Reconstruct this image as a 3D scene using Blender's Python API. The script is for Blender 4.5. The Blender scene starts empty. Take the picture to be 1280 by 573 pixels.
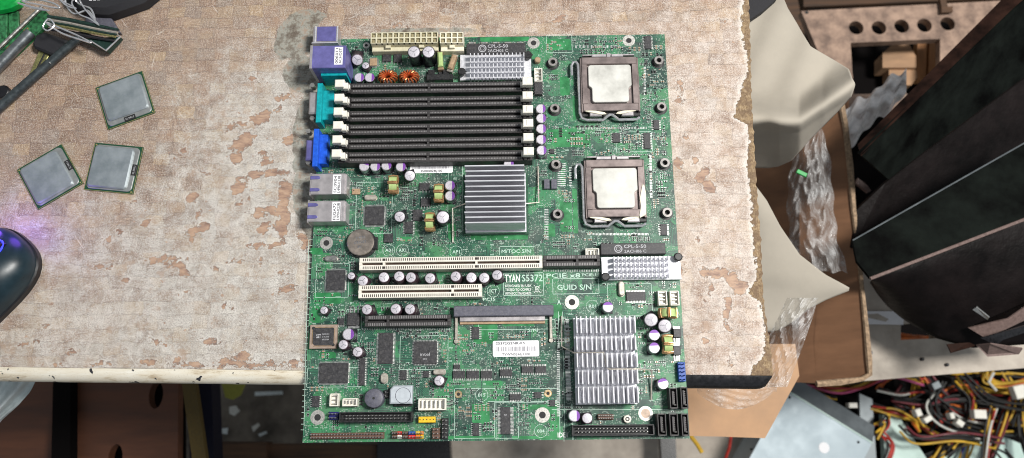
import bpy, math, random
import numpy as np
from mathutils import Matrix, Vector, Euler
random.seed(7); rng = np.random.default_rng(7)
S = 0.001                      # the code works in millimetres
C = bpy.context.scene.collection
R = math.radians
# ------------------------------------------------------------------ camera
F = 985.0                      # focal length in photo pixels (photo 1280 x 573)
CAM = Vector((17.6, -140.8, 563.7))
ROT = Euler((R(13.82), R(0.64), R(-0.61)), 'XYZ')
cd = bpy.data.cameras.new('camera'); cam = bpy.data.objects.new('camera', cd); C.objects.link(cam)
cam.location = CAM * S; cam.rotation_euler = ROT
cd.sensor_width = 36; cd.lens = F / 1280 * 36
cd.clip_start = 0.01; cd.clip_end = 20
cd.dof.use_dof = True; cd.dof.focus_distance = 0.57; cd.dof.aperture_fstop = 7.0
bpy.context.scene.camera = cam
# ------------------------------------------------------------------ light and exposure
W = bpy.data.worlds.new('World'); bpy.context.scene.world = W; W.use_nodes = True
wn = W.node_tree.nodes; wn['Background'].inputs[0].default_value = (0.86, 0.93, 1.0, 1)
wn['Background'].inputs[1].default_value = 0.30
def area(name, loc, target, size, power, col):
    d = bpy.data.lights.new(name, 'AREA'); d.shape = 'RECTANGLE'; d.size, d.size_y = size; d.energy = power; d.color = col
    o = bpy.data.objects.new(name, d); C.objects.link(o); o.location = loc
    o.rotation_euler = (Vector(target) - Vector(loc)).to_track_quat('-Z', 'Y').to_euler(); return o
area('ceiling_tube_lamp', (0.90, 0.14, 1.50), (0.0, 0.0, -0.1), (0.36, 0.36), 46, (1.0, 0.975, 0.93))
vs = bpy.context.scene.view_settings
vs.view_transform = 'Standard'; vs.look = 'None'; vs.exposure = 0.0; vs.gamma = 1
bpy.context.scene.cycles.max_bounces = 6; bpy.context.scene.cycles.transparent_max_bounces = 12
bpy.context.scene.cycles.use_denoising = True
bpy.context.scene.cycles.pixel_filter_type = 'BLACKMAN_HARRIS'; bpy.context.scene.cycles.filter_width = 1.0

RM = ROT.to_matrix()
def P(px, py, z=1.6):
    """photo pixel -> (x, y) in mm on the horizontal plane z"""
    d = RM @ Vector(((px - 640) / F, -(py - 286.5) / F, -1)); t = (z - CAM.z) / d.z
    return (CAM.x + d.x * t, CAM.y + d.y * t)
def PV(px, py, z): x, y = P(px, py, z); return Vector((x, y, z))
def PXM(z): return (CAM.z - z) / F * 1.03          # mm per photo pixel at height z

# ------------------------------------------------------------------ node helpers
class NT:
    def __init__(s, m):
        m.use_nodes = True; s.t = m.node_tree; s.n = s.t.nodes; s.b = s.n['Principled BSDF']
        s.co = s.n.new('ShaderNodeTexCoord').outputs['Object']
        s.mm = s.vm('SCALE', s.co, sc=1000)
    def ln(s, a, b):
        if isinstance(a, bpy.types.NodeSocket): s.t.links.new(a, b)
        elif a is not None:
            try: b.default_value = a
            except Exception: b.default_value = (*a, 1) if len(a) == 3 else a
    def vm(s, op, a, b=None, sc=None):
        n = s.n.new('ShaderNodeVectorMath'); n.operation = op; s.ln(a, n.inputs[0])
        if b is not None: s.ln(b, n.inputs[1])
        if sc is not None: s.ln(sc, n.inputs['Scale'])
        return n.outputs[0]
    def m(s, op, a, b=None, c=None, cl=False):
        n = s.n.new('ShaderNodeMath'); n.operation = op; n.use_clamp = cl
        for v, i in ((a, 0), (b, 1), (c, 2)):
            if v is not None: s.ln(v, n.inputs[i])
        return n.outputs[0]
    def mix(s, f, a, b, bt='MIX'):
        n = s.n.new('ShaderNodeMix'); n.data_type = 'RGBA'; n.blend_type = bt
        s.ln(f, n.inputs[0]); s.ln(a, n.inputs[6]); s.ln(b, n.inputs[7]); return n.outputs[2]
    def noise(s, sc, det=3, ro=0.55, vec=None, dist=0):
        n = s.n.new('ShaderNodeTexNoise'); s.ln(s.mm if vec is None else vec, n.inputs['Vector'])
        n.inputs['Scale'].default_value = sc; n.inputs['Detail'].default_value = det; n.inputs['Roughness'].default_value = ro
        n.inputs['Distortion'].default_value = dist; return n.outputs['Fac']
    def vor(s, sc, feat='F1', vec=None, out='Distance', metric='EUCLIDEAN', rnd=1):
        n = s.n.new('ShaderNodeTexVoronoi'); n.feature = feat; n.distance = metric
        s.ln(s.mm if vec is None else vec, n.inputs['Vector']); n.inputs['Scale'].default_value = sc
        n.inputs['Randomness'].default_value = rnd; return n.outputs[out]
    def mr(s, v, a, b, c=0.0, d=1.0):
        n = s.n.new('ShaderNodeMapRange'); s.ln(v, n.inputs[0])
        for i, q in enumerate((a, b, c, d)): s.ln(q, n.inputs[i + 1])
        return n.outputs[0]
    def ramp(s, v, stops):
        n = s.n.new('ShaderNodeValToRGB'); s.ln(v, n.inputs[0]); e = n.color_ramp.elements
        while len(e) < len(stops): e.new(0.5)
        for q, (p, c) in zip(e, stops): q.position = p; q.color = (*c, 1)
        return n.outputs[0]
    def xyz(s, v):
        n = s.n.new('ShaderNodeSeparateXYZ'); s.ln(v, n.inputs[0]); return n.outputs
    def comb(s, x, y, z=0.0):
        n = s.n.new('ShaderNodeCombineXYZ'); s.ln(x, n.inputs[0]); s.ln(y, n.inputs[1]); s.ln(z, n.inputs[2]); return n.outputs[0]
    def attr(s, name):
        n = s.n.new('ShaderNodeAttribute'); n.attribute_name = name; return n.outputs['Fac']
    def bump(s, h, dist=0.2, st=1.0):
        n = s.n.new('ShaderNodeBump'); s.ln(h, n.inputs['Height']); n.inputs['Distance'].default_value = dist * S
        n.inputs['Strength'].default_value = st; s.t.links.new(n.outputs[0], s.b.inputs['Normal'])
    def out(s, col=None, rough=None, metal=None, spec=None):
        for k, v in (('Base Color', col), ('Roughness', rough), ('Metallic', metal), ('Specular IOR Level', spec)):
            if v is not None: s.ln(v, s.b.inputs[k])
MATS = {}
def mat(name, col, rough=0.5, metal=0.0, var=0.15, scale=0.4, bump=0.0, col2=None, stretch=None, spec=None, dust=0.0):
    if name in MATS: return MATS[name]
    m = bpy.data.materials.new(name); t = NT(m)
    v = t.mm if stretch is None else t.vm('MULTIPLY', t.mm, stretch)
    n = t.noise(scale, 5, 0.62, v)
    c2 = col2 or tuple(x * (1 - var * 1.6) for x in col); c1 = tuple(min(1, x * (1 + var)) for x in col)
    cc = t.mix(t.mr(n, 0.33, 0.67), (*c2, 1), (*c1, 1))
    if dust:
        g = t.noise(0.9, 4, 0.7); cc = t.mix(t.mr(g, 0.5, 0.8, 0, dust), cc, (0.45, 0.42, 0.37, 1))
    t.out(cc, t.mr(n, 0.3, 0.7, max(0.02, rough - 0.08), min(1, rough + 0.1)), metal, spec)
    if bump: t.bump(t.noise(scale * 3, 4, 0.6, v), bump)
    MATS[name] = m; return m
def alias(name, base): MATS[name] = MATS[base]
# ------------------------------------------------------------------ mesh builder
FONTC = {}
def text_polys(s):
    if s in FONTC: return FONTC[s]
    cu = bpy.data.curves.new('t', 'FONT'); cu.body = s; cu.size = 1; cu.resolution_u = 2
    o = bpy.data.objects.new('t', cu); C.objects.link(o)
    dg = bpy.context.evaluated_depsgraph_get(); me = bpy.data.meshes.new_from_object(o.evaluated_get(dg))
    v = [tuple(p.co) for p in me.vertices]; f = [tuple(p.vertices) for p in me.polygons]
    bpy.data.objects.remove(o); bpy.data.curves.remove(cu); bpy.data.meshes.remove(me)
    FONTC[s] = (v, f); return v, f
class MB:
    def __init__(s): s.v = []; s.f = []; s.mi = []; s.m = 0; s.M = Matrix.Identity(4)
    def add(s, vs, fs, mi=None):
        b = len(s.v); s.v += [s.M @ Vector(p) for p in vs]; s.f += [tuple(i + b for i in q) for q in fs]
        s.mi += [s.m if mi is None else mi] * len(fs)
    def box(s, x0, x1, y0, y1, z0, z1, ch=0.0, mi=None):
        if x1 < x0: x0, x1 = x1, x0
        if y1 < y0: y0, y1 = y1, y0
        if ch <= 0:
            v = [(x0,y0,z0),(x1,y0,z0),(x1,y1,z0),(x0,y1,z0),(x0,y0,z1),(x1,y0,z1),(x1,y1,z1),(x0,y1,z1)]
            s.add(v, [(3,2,1,0),(4,5,6,7),(0,1,5,4),(1,2,6,5),(2,3,7,6),(3,0,4,7)], mi); return
        c = min(ch, (x1-x0)/2.01, (y1-y0)/2.01); zc = z1 - min(ch, (z1-z0)*.9)
        v = [(x0,y0,z0),(x1,y0,z0),(x1,y1,z0),(x0,y1,z0),(x0,y0,zc),(x1,y0,zc),(x1,y1,zc),(x0,y1,zc),
             (x0+c,y0+c,z1),(x1-c,y0+c,z1),(x1-c,y1-c,z1),(x0+c,y1-c,z1)]
        s.add(v, [(3,2,1,0),(0,1,5,4),(1,2,6,5),(2,3,7,6),(3,0,4,7),(4,5,9,8),(5,6,10,9),(6,7,11,10),(7,4,8,11),(8,9,10,11)], mi)
    def prism(s, poly, z0, z1, ch=0.0, mi=None):
        n = len(poly); a = sum(poly[i][0]*poly[(i+1)%n][1]-poly[(i+1)%n][0]*poly[i][1] for i in range(n))
        if a < 0: poly = poly[::-1]
        rings = [(0, z0), (0, z1 - ch)] + ([(ch, z1)] if ch else [])
        v = []
        for ins, z in rings:
            for i in range(n):
                p0, p1, p2 = Vector(poly[i-1][:2]), Vector(poly[i][:2]), Vector(poly[(i+1)%n][:2])
                d1 = (p1-p0).normalized(); d2 = (p2-p1).normalized(); nn = Vector((-d1.y-d2.y, d1.x+d2.x))
                if nn.length > 1e-6:
                    nn.normalize(); k = max(0.35, nn.dot(Vector((-d1.y, d1.x)))); q = p1 + nn * (ins / k)
                else: q = p1
                v.append((q.x, q.y, z))
        f = [tuple(range(n))[::-1]]
        for r in range(len(rings)-1):
            for i in range(n): f.append((r*n+i, r*n+(i+1)%n, (r+1)*n+(i+1)%n, (r+1)*n+i))
        f.append(tuple(range((len(rings)-1)*n, len(rings)*n))); s.add(v, f, mi)
    def lathe(s, prof, cx=0, cy=0, seg=24, mi=None, cap=True):
        v = []; n = len(prof)
        for r, z in prof:
            for k in range(seg):
                a = 2*math.pi*k/seg; v.append((cx+r*math.cos(a), cy+r*math.sin(a), z))
        f = []
        for i in range(n-1):
            for k in range(seg):
                f.append((i*seg+k, i*seg+(k+1)%seg, (i+1)*seg+(k+1)%seg, (i+1)*seg+k))
        if cap: f.append(tuple(range(seg))[::-1]); f.append(tuple(range((n-1)*seg, n*seg)))
        s.add(v, f, mi)
    def cyl(s, cx, cy, z0, z1, r, seg=20, mi=None, ch=0.0):
        s.lathe([(r, z0), (r, z1-ch), (r-ch, z1)] if ch else [(r, z0), (r, z1)], cx, cy, seg, mi)
    def ring(s, cx, cy, z0, z1, r0, r1, seg=28, mi=None):
        s.lathe([(r0, z0), (r1, z0), (r1, z1), (r0, z1), (r0, z0)], cx, cy, seg, mi, cap=False)
    def tube(s, pts, r, seg=8, mi=None, closed=False, sx=1.0):
        pts = [Vector(p) for p in pts]; n = len(pts); v = []; up = Vector((0, 0, 1)); prev = None
        for i, p in enumerate(pts):
            a = pts[i-1] if (i or closed) else p; b = pts[(i+1) % n] if (i < n-1 or closed) else p
            d = (b-a).normalized()
            if prev is None:
                q = d.cross(up) if abs(d.z) < 0.9 else d.cross(Vector((1, 0, 0)))
            else: q = prev - d*prev.dot(d)
            q.normalize(); prev = q; w = d.cross(q)
            rr = r[i] if isinstance(r, (list, tuple)) else r
            for k in range(seg):
                t = 2*math.pi*k/seg; v.append(p + q*math.cos(t)*rr*sx + w*math.sin(t)*rr)
        f = []
        for i in range(n if closed else n-1):
            j = (i+1) % n
            for k in range(seg): f.append((i*seg+(k+1)%seg, i*seg+k, j*seg+k, j*seg+(k+1)%seg))
        if not closed: f.append(tuple(range(seg))); f.append(tuple(range((n-1)*seg, n*seg))[::-1])
        s.add(v, f, mi)
    def grid(s, pf, nu, nv, mi=None):
        v = [pf(i/(nu-1), j/(nv-1)) for j in range(nv) for i in range(nu)]
        s.add(v, [(j*nu+i, j*nu+i+1, (j+1)*nu+i+1, (j+1)*nu+i) for j in range(nv-1) for i in range(nu-1)], mi)
    def text(s, string, x, y, z, h, mi=None, w=None, rot=0.0, bold=0.0):
        """text with cap height h whose lower-left corner is x, y"""
        v, f = text_polys(string)
        if not v: return
        x0 = min(p[0] for p in v); x1 = max(p[0] for p in v); y1 = 0.7
        ky = h / y1; kx = (w / (x1-x0)) if w else ky
        c, sn = math.cos(rot), math.sin(rot)
        offs = [(0, 0)] + ([(bold, 0), (0, bold)] if bold else [])
        for k, (ox, oy) in enumerate(offs):
            q = []
            for p in v:
                a, b = (p[0]-x0)*kx+ox, p[1]*ky+oy; q.append((x+a*c-b*sn, y+a*sn+b*c, z+k*0.004))
            s.add(q, f, mi)
    def build(s, name, mats, parent=None, loc=None, smooth=35):
        me = bpy.data.meshes.new(name)
        o3 = Vector(loc) if loc is not None else Vector((0, 0, 0))
        me.from_pydata([tuple((p - o3) * S) for p in s.v], [], s.f)
        if not isinstance(mats, (list, tuple)): mats = [mats]
        for m in mats: me.materials.append(MATS[m] if isinstance(m, str) else m)
        me.polygons.foreach_set('material_index', s.mi)
        if smooth: me.shade_smooth(); me.set_sharp_from_angle(angle=R(smooth))
        me.update()
        ob = bpy.data.objects.new(name, me); C.objects.link(ob); ob.location = o3 * S
        if parent is not None: put(ob, parent)
        return ob
def wloc(o):
    l = o.location.copy()
    return l if o.parent is None else l + wloc(o.parent)
def put(ob, parent): w = ob.location.copy(); ob.parent = parent; ob.location = w - wloc(parent)
def tag(o, label=None, cat=None, group=None, kind=None):
    if label: o['label'] = label
    if cat: o['category'] = cat
    if group: o['group'] = group
    if kind: o['kind'] = kind
    return o
def empty(name, loc=(0, 0, 0), rz=0):
    o = bpy.data.objects.new(name, None); C.objects.link(o); o.location = Vector(loc)*S; o.rotation_euler = (0, 0, rz)
    o.empty_display_size = 0.01; return o
def copy_tree(o, parent=None, loc=None, rz=None):
    c = o.copy(); C.objects.link(c)
    if parent is not None: c.parent = parent
    if loc is not None: c.location = Vector(loc)*S
    if rz is not None: c.rotation_euler = (0, 0, rz)
    for ch in o.children: copy_tree(ch, c)
    return c
# ------------------------------------------------------------------ materials
mat('aluminium', (0.66, 0.66, 0.70), 0.38, 0.5, 0.08, 0.25, stretch=(0.3, 3, 1))
mat('pin_aluminium', (0.84, 0.84, 0.88), 0.34, 0.5, 0.08, 0.5)
mat('can_top', (0.60, 0.57, 0.62), 0.45, 0.3, 0.1, 1.2)
mat('can_side', (0.5, 0.5, 0.53), 0.3, 1.0, 0.1)
mat('purple_print', (0.20, 0.06, 0.36), 0.45, 0.1)
mat('sleeve', (0.055, 0.03, 0.04), 0.35, 0, 0.2)
mat('black_sleeve', (0.012, 0.012, 0.016), 0.3)
mat('black_plastic', (0.016, 0.016, 0.018), 0.42, 0, 0.3, 0.5, dust=0.12)
mat('slot_black', (0.034, 0.031, 0.032), 0.5, 0, 0.25, 0.6, dust=0.15)
mat('contact', (0.24, 0.23, 0.23), 0.45, 0.3)
mat('grey_plastic', (0.10, 0.10, 0.13), 0.5, 0, 0.15, 0.4, dust=0.2)
mat('chip', (0.035, 0.034, 0.038), 0.5, 0, 0.25, 0.5, dust=0.18)
mat('chip_dark', (0.016, 0.015, 0.016), 0.55)
mat('leads', (0.62, 0.62, 0.6), 0.35, 0.9)
mat('solder', (0.6, 0.62, 0.6), 0.35, 0.85)
mat('cream', (0.62, 0.58, 0.42), 0.5, 0, 0.07, 0.3, dust=0.1)
mat('cream_pale', (0.78, 0.73, 0.58), 0.5, 0, 0.06, 0.3)
mat('cream_hole', (0.30, 0.26, 0.15), 0.7)
mat('slot_white', (0.74, 0.70, 0.62), 0.45, 0, 0.06, 0.3)
mat('white_plastic', (0.78, 0.75, 0.67), 0.45, 0, 0.07, 0.4)
mat('slot_hole', (0.03, 0.022, 0.018), 0.6)
mat('slot_brown', (0.06, 0.03, 0.02), 0.6)
mat('copper', (0.72, 0.20, 0.07), 0.25, 0.6, 0.15, 1.0)
mat('copper_pale', (0.62, 0.36, 0.18), 0.3, 0.7, 0.15, 1.0)
mat('core_green', (0.42, 0.55, 0.22), 0.5, 0, 0.08)
mat('core_grey', (0.10, 0.09, 0.08), 0.6)
mat('socket_plate', (0.27, 0.22, 0.21), 0.34, 0.6, 0.12, 0.08)
mat('chrome', (0.78, 0.78, 0.80), 0.2, 0.8, 0.1)
mat('lid_sheen', (0.56, 0.555, 0.52), 0.5, 0.25, 0.10, 0.07, col2=(0.41,0.405,0.375), bump=.04)  # whitish reflection on the clamped lids is put into their colour
mat('lid_grey', (0.33, 0.365, 0.385), 0.40, 0.5, 0.16, 0.09, bump=0.02, col2=(0.25,0.29,0.31))
mat('lid_brim', (0.45, 0.46, 0.45), 0.34, 0.7, 0.10, 0.2)
mat('substrate', (0.012, 0.065, 0.032), 0.4)
mat('gold_edge', (0.42, 0.36, 0.14), 0.4, 0.3)
mat('reflection_dark', (0.02, 0.02, 0.02), 0.5)
mat('paper_white', (0.82, 0.82, 0.84), 0.6, 0, 0.02)
mat('ink', (0.04, 0.04, 0.05), 0.6)
mat('ink_grey', (0.25, 0.24, 0.27), 0.6)
mat('silk', (0.50, 0.68, 0.58), 0.6, 0, 0.1, 2)
mat('silk_white', (0.74, 0.78, 0.74), 0.6, 0, 0.05, 2)
mat('print_grey', (0.42, 0.42, 0.44), 0.6)
mat('port_metal', (0.50, 0.47, 0.48), 0.36, 0.6, 0.10, 0.15)
mat('port_blue_sheen', (0.17, 0.16, 0.42), 0.38, 0.4, 0.15, 0.12)  # blue reflection on the metal shells put into the base colour
mat('teal', (0.0, 0.32, 0.36), 0.4, 0, 0.15)
mat('vga_blue', (0.01, 0.10, 0.62), 0.4, 0, 0.15)
mat('header_blue', (0.01, 0.07, 0.36), 0.4)
mat('navy', (0.015, 0.015, 0.13), 0.4); mat('dark_blue', (0.004, 0.005, 0.02), 0.5)
mat('yellow', (0.80, 0.50, 0.02), 0.45)
mat('orange', (0.8, 0.22, 0.02), 0.45)
mat('red', (0.65, 0.03, 0.03), 0.45)
mat('brown_header', (0.12, 0.065, 0.045), 0.5)
mat('battery', (0.36, 0.31, 0.27), 0.4, 0.85, 0.15, 0.2, bump=0.05)
mat('tan_part', (0.38, 0.26, 0.16), 0.5)
mat('pale_part', (0.50, 0.46, 0.40), 0.35, 0.4)
mat('rim_brown', (0.33, 0.25, 0.20), 0.5, 0, 0.1, dust=0.1)
mat('inductor', (0.46, 0.50, 0.54), 0.5, 0, 0.05)
mat('crystal', (0.55, 0.53, 0.5), 0.3, 0.9)
mat('hole_dark', (0.02, 0.02, 0.02), 0.7)
mat('ring_plate', (0.60, 0.58, 0.54), 0.4, 0.7, 0.1, 1)
mat('flux', (0.55, 0.42, 0.33), 0.6)
mat('gold', (0.6, 0.42, 0.2), 0.35, 0.9)

def mat_pcb():
    m = bpy.data.materials.new('solder_mask'); t = NT(m); MATS['solder_mask'] = m
    x, y, z = t.xyz(t.mm)[:]
    pour = t.vor(0.055, metric='CHEBYCHEV', out='Color'); pr = t.xyz(pour)[0]
    pour2 = t.xyz(t.vor(0.13, metric='MANHATTAN', out='Color'))[1]
    lightness = t.m('ADD', t.m('MULTIPLY', pr, 0.6), t.m('MULTIPLY', pour2, 0.4))
    base = t.ramp(lightness, [(0.30, (0.012, 0.045, 0.034)), (0.42, (0.018, 0.060, 0.044)), (0.56, (0.028, 0.105, 0.062)), (0.74, (0.040, 0.20, 0.080))])
    # bundles of fine copper lines under the mask, direction picked per cell
    cell = t.xyz(t.vor(0.10, metric='MANHATTAN', out='Color'))
    def lines(v, pitch, wdt): return t.m('LESS_THAN', t.m('FRACT', t.m('DIVIDE', v, pitch)), wdt)
    lh = lines(y, 1.15, 0.45); lv = lines(x, 1.15, 0.45); ldg = lines(t.m('ADD', x, y), 1.5, 0.45)
    sel = t.m('GREATER_THAN', cell[0], 0.42); sel2 = t.m('GREATER_THAN', cell[0], 0.82)
    l = t.m('ADD', t.m('MULTIPLY', lh, t.m('SUBTRACT', 1.0, sel)), t.m('MULTIPLY', lv, sel))
    l = t.m('ADD', t.m('MULTIPLY', l, t.m('SUBTRACT', 1.0, sel2)), t.m('MULTIPLY', ldg, sel2))
    l = t.m('MULTIPLY', l, t.m('GREATER_THAN', cell[1], 0.35))
    col = t.mix(t.m('MULTIPLY', l, 0.4), base, (0.05, 0.26, 0.14, 1))
    # vias and pads: small pale dots gathered in patches
    d = t.vor(0.72, rnd=0.8); dens = t.m('GREATER_THAN', t.noise(0.11, 4, 0.65), 0.46)
    via = t.m('MULTIPLY', t.m('LESS_THAN', d, 0.33), dens); d2 = t.vor(0.62, rnd=1.0, vec=t.vm('ADD', t.mm, (37, 11, 0))); dk = t.m('MULTIPLY', t.m('LESS_THAN', d2, 0.27), t.m('GREATER_THAN', t.noise(0.09, 4, 0.65, t.vm('ADD', t.mm, (5, 71, 0))), 0.5))
    hole = t.m('MULTIPLY', t.m('LESS_THAN', d, 0.10), dens)
    col = t.mix(t.m('MULTIPLY', dk, 0.75), col, (0.012, 0.022, 0.018, 1)); col = t.mix(t.m('MULTIPLY', via, 0.75), col, (0.33, 0.40, 0.34, 1)); col = t.mix(hole, col, (0.02, 0.03, 0.02, 1))
    # a film of dust
    dust = t.mr(t.noise(0.05, 5, 0.65), 0.42, 0.74, 0.0, 0.26); col = t.mix(dust, col, (0.26, 0.28, 0.25, 1))
    t.out(col, t.mr(t.noise(0.3), 0.3, 0.7, 0.30, 0.5), 0.0, 0.5)
    t.bump(t.m('ADD', l, t.m('MULTIPLY', via, 1.5)), 0.05, 0.8)
mat_pcb()
mat('pcb_edge', (0.12, 0.26, 0.12), 0.6)
# ================================================================== the workbench
def mat_bench():
    m = bpy.data.materials.new('worn_bench_laminate'); t = NT(m); MATS['worn_bench_laminate'] = m
    x, y, z = t.xyz(t.mm)[:]
    wob = t.noise(0.025, 3, 0.6); wob2 = t.noise(0.03, 3, 0.6, t.vm('ADD', t.mm, (90, 40, 0))); xs = t.m('ADD', x, t.m('MULTIPLY', wob, 16)); ys = t.m('ADD', y, t.m('MULTIPLY', wob2, 11))
    # printed basket weave: square patches of slats whose grain runs one way, then the other
    row = t.m('FLOOR', t.m('DIVIDE', ys, 9.5)); xo = t.m('ADD', xs, t.m('MULTIPLY', t.m('SINE', t.m('MULTIPLY', row, 2.3)), 1.6))
    col_ = t.m('FLOOR', t.m('DIVIDE', xo, 12.5))
    wn_ = t.n.new('ShaderNodeTexWhiteNoise'); wn_.noise_dimensions = '2D'; t.ln(t.comb(col_, row), wn_.inputs['Vector'])
    cellv = wn_.outputs['Value']; cc = t.xyz(wn_.outputs['Color'])
    par = t.m('MODULO', t.m('ADD', t.m('ABSOLUTE', col_), t.m('ABSOLUTE', row)), 2.0)
    gh = t.noise(0.5, 4, 0.7, t.vm('MULTIPLY', t.mm, (0.25, 2.6, 1))); gv = t.noise(0.5, 4, 0.7, t.vm('MULTIPLY', t.mm, (2.6, 0.25, 1)))
    gr = t.m('ADD', t.m('MULTIPLY', gh, par), t.m('MULTIPLY', gv, t.m('SUBTRACT', 1.0, par)))
    weave = t.ramp(cellv, [(0.0, (0.22, 0.12, 0.07)), (0.3, (0.34, 0.205, 0.13)), (0.55, (0.41, 0.27, 0.18)), (0.8, (0.28, 0.20, 0.155)), (1.0, (0.50, 0.33, 0.17))])
    weave = t.mix(t.m('MULTIPLY', t.mr(gr, 0.38, 0.62), 0.75), weave, t.mix(1.0, weave, (0.42, 0.35, 0.30, 1), 'MULTIPLY'))
    weave = t.mix(t.m('MULTIPLY', t.mr(gr, 0.50, 0.36), 0.35), weave, (0.62, 0.50, 0.38, 1))
    fy = t.m('FRACT', t.m('DIVIDE', ys, 9.5)); fx = t.m('FRACT', t.m('DIVIDE', xo, 12.5))
    seam = t.m('MAXIMUM', t.m('LESS_THAN', fy, 0.07), t.m('MULTIPLY', t.m('LESS_THAN', fx, 0.05), 0.7))
    seam = t.m('MULTIPLY', seam, t.mr(t.noise(0.22, 3, 0.7), 0.42, 0.55))
    weave = t.mix(t.m('MULTIPLY', seam, 0.8), weave, (0.16, 0.10, 0.075, 1))
    tone = t.noise(0.012, 4, 0.6); weave = t.mix(t.mr(tone, 0.35, 0.65, 0, 0.25), weave, (0.36, 0.30, 0.26, 1))
    # chalky rubbed film, speckled like cloth print
    coat = t.attr('coat'); warm = t.attr('warm')
    g1 = t.noise(0.95, 4, 0.8); g2 = t.vor(1.15, rnd=0.7); mott = t.noise(0.07, 6, 0.75)
    film = t.mix(warm, (0.68, 0.675, 0.64, 1), (0.74, 0.65, 0.59, 1))
    film = t.mix(0.22, film, t.mix(1.0, film, weave, 'MULTIPLY')); film = t.mix(t.m('MULTIPLY', t.m('GREATER_THAN', cc[1], 0.72), 0.12), film, (0.42, 0.27, 0.18, 1))
    film = t.mix(t.m('MULTIPLY', t.mr(mott, 0.42, 0.56, 1, 0), 0.55), film, t.mix(warm, (0.26, 0.24, 0.215, 1), (0.42, 0.30, 0.24, 1)))
    film = t.mix(t.m('MULTIPLY', t.mr(gr, 0.35, 0.7), 0.25), film, (0.36, 0.29, 0.24, 1))
    cov = t.m('ADD', coat, t.m('MULTIPLY', t.m('SUBTRACT', mott, 0.5), 1.9))
    cov = t.m('ADD', cov, t.m('MULTIPLY', t.m('SUBTRACT', g1, 0.5), 2.2))
    cov = t.m('ADD', cov, t.m('MULTIPLY', t.m('SUBTRACT', cc[0], 0.5), 0.14))
    cov = t.mr(cov, 0.22, 0.80, 0.0, 0.92)
    c = t.mix(cov, weave, film)
    speck = t.m('MULTIPLY', t.m('LESS_THAN', g2, 0.30), t.mr(t.noise(0.07, 4, 0.65), 0.40, 0.58))
    c = t.mix(t.m('MULTIPLY', speck, 0.72), c, (0.18, 0.155, 0.135, 1))
    sp2 = t.m('GREATER_THAN', t.noise(0.8, 3, 0.75, t.vm('ADD', t.mm, (51, 7, 3))), 0.63); c = t.mix(t.m('MULTIPLY', sp2, 0.6), c, (0.14, 0.115, 0.095, 1))
    fg = t.noise(1.6, 3, 0.8, t.vm('ADD', t.mm, (11, 77, 3))); c = t.mix(t.mr(fg, 0.52, 0.66, 0, 0.45), c, (0.17, 0.14, 0.12, 1)); c = t.mix(t.mr(fg, 0.47, 0.36, 0, 0.5), c, (0.84, 0.80, 0.74, 1))
    lspeck = t.m('MULTIPLY', t.m('GREATER_THAN', t.noise(1.2, 2, 0.6), 0.61), 0.45); c = t.mix(lspeck, c, (0.74, 0.69, 0.63, 1))
    c = t.mix(t.m('MULTIPLY', seam, 0.16), c, (0.20, 0.13, 0.09, 1)); yl = t.m('MULTIPLY', t.m('GREATER_THAN', cc[2], 0.70), t.mr(t.noise(0.08, 4, 0.7), 0.42, 0.56)); c = t.mix(t.m('MULTIPLY', yl, 0.2), c, (0.50, 0.37, 0.23, 1))
    # fine criss-cross scratches
    for (sx, sy, rot) in ((0.03, 1.1, 0.5), (0.03, 1.1, -0.9), (0.02, 0.9, 1.35)):
        ca, sa = math.cos(rot), math.sin(rot)
        u = t.m('ADD', t.m('MULTIPLY', x, ca), t.m('MULTIPLY', y, sa)); v = t.m('SUBTRACT', t.m('MULTIPLY', y, ca), t.m('MULTIPLY', x, sa))
        sc = t.noise(1.0, 2, 0.5, t.comb(t.m('MULTIPLY', u, sx), t.m('MULTIPLY', v, sy * 0.35)))
        c = t.mix(t.m('MULTIPLY', t.m('GREATER_THAN', sc, 0.735), 0.35), c, (0.80, 0.76, 0.70, 1))
    # dirt greys
    gr2 = t.noise(0.028, 6, 0.72); c = t.mix(t.mr(gr2, 0.53, 0.70, 0, 0.45), c, (0.26, 0.225, 0.195, 1)); gs = t.noise(0.05, 5, 0.75, t.vm('ADD', t.mm, (300, 20, 0))); c = t.mix(t.mr(gs, 0.57, 0.64, 0, 0.5), c, (0.36, 0.24, 0.165, 1))
    # flaked islands showing brown paper core
    e = t.m('MULTIPLY', t.m('SUBTRACT', t.noise(0.13, 7, 0.75), 0.5), 22.0)
    we = t.m('ADD', t.attr('wear'), e)
    rim = t.m('MULTIPLY', t.m('MULTIPLY', t.mr(we, -2.2, -0.3), t.m('LESS_THAN', we, 0.0)), 0.4)
    c = t.mix(rim, c, (0.74, 0.70, 0.65, 1))
    core = t.ramp(t.noise(0.13, 6, 0.75, t.vm('MULTIPLY', t.mm, (0.6, 1.6, 1))), [(0.3, (0.15, 0.09, 0.07)), (0.45, (0.32, 0.20, 0.145)), (0.58, (0.47, 0.31, 0.21)), (0.75, (0.40, 0.31, 0.27))])
    we_m = t.mr(we, -0.25, 0.35); c = t.mix(t.m('MULTIPLY', we_m, 0.92), c, core)
    # random little chips everywhere
    ch = t.m('GREATER_THAN', t.noise(0.2, 3, 0.55), 0.70); c = t.mix(t.m('MULTIPLY', ch, 0.8), c, core)
    pits = t.m('GREATER_THAN', t.noise(0.45, 2, 0.5, t.vm('ADD', t.mm, (91, 17, 3))), 0.775); c = t.mix(t.m('MULTIPLY', pits, 0.8), c, (0.06, 0.045, 0.04, 1))
    # mossy grime beside the ports, plus painted shade along the board edges
    gm = t.m('ADD', t.attr('grime_shade'), t.m('MULTIPLY', t.m('SUBTRACT', t.noise(0.10, 5, 0.65), 0.5), 9.0))
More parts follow.
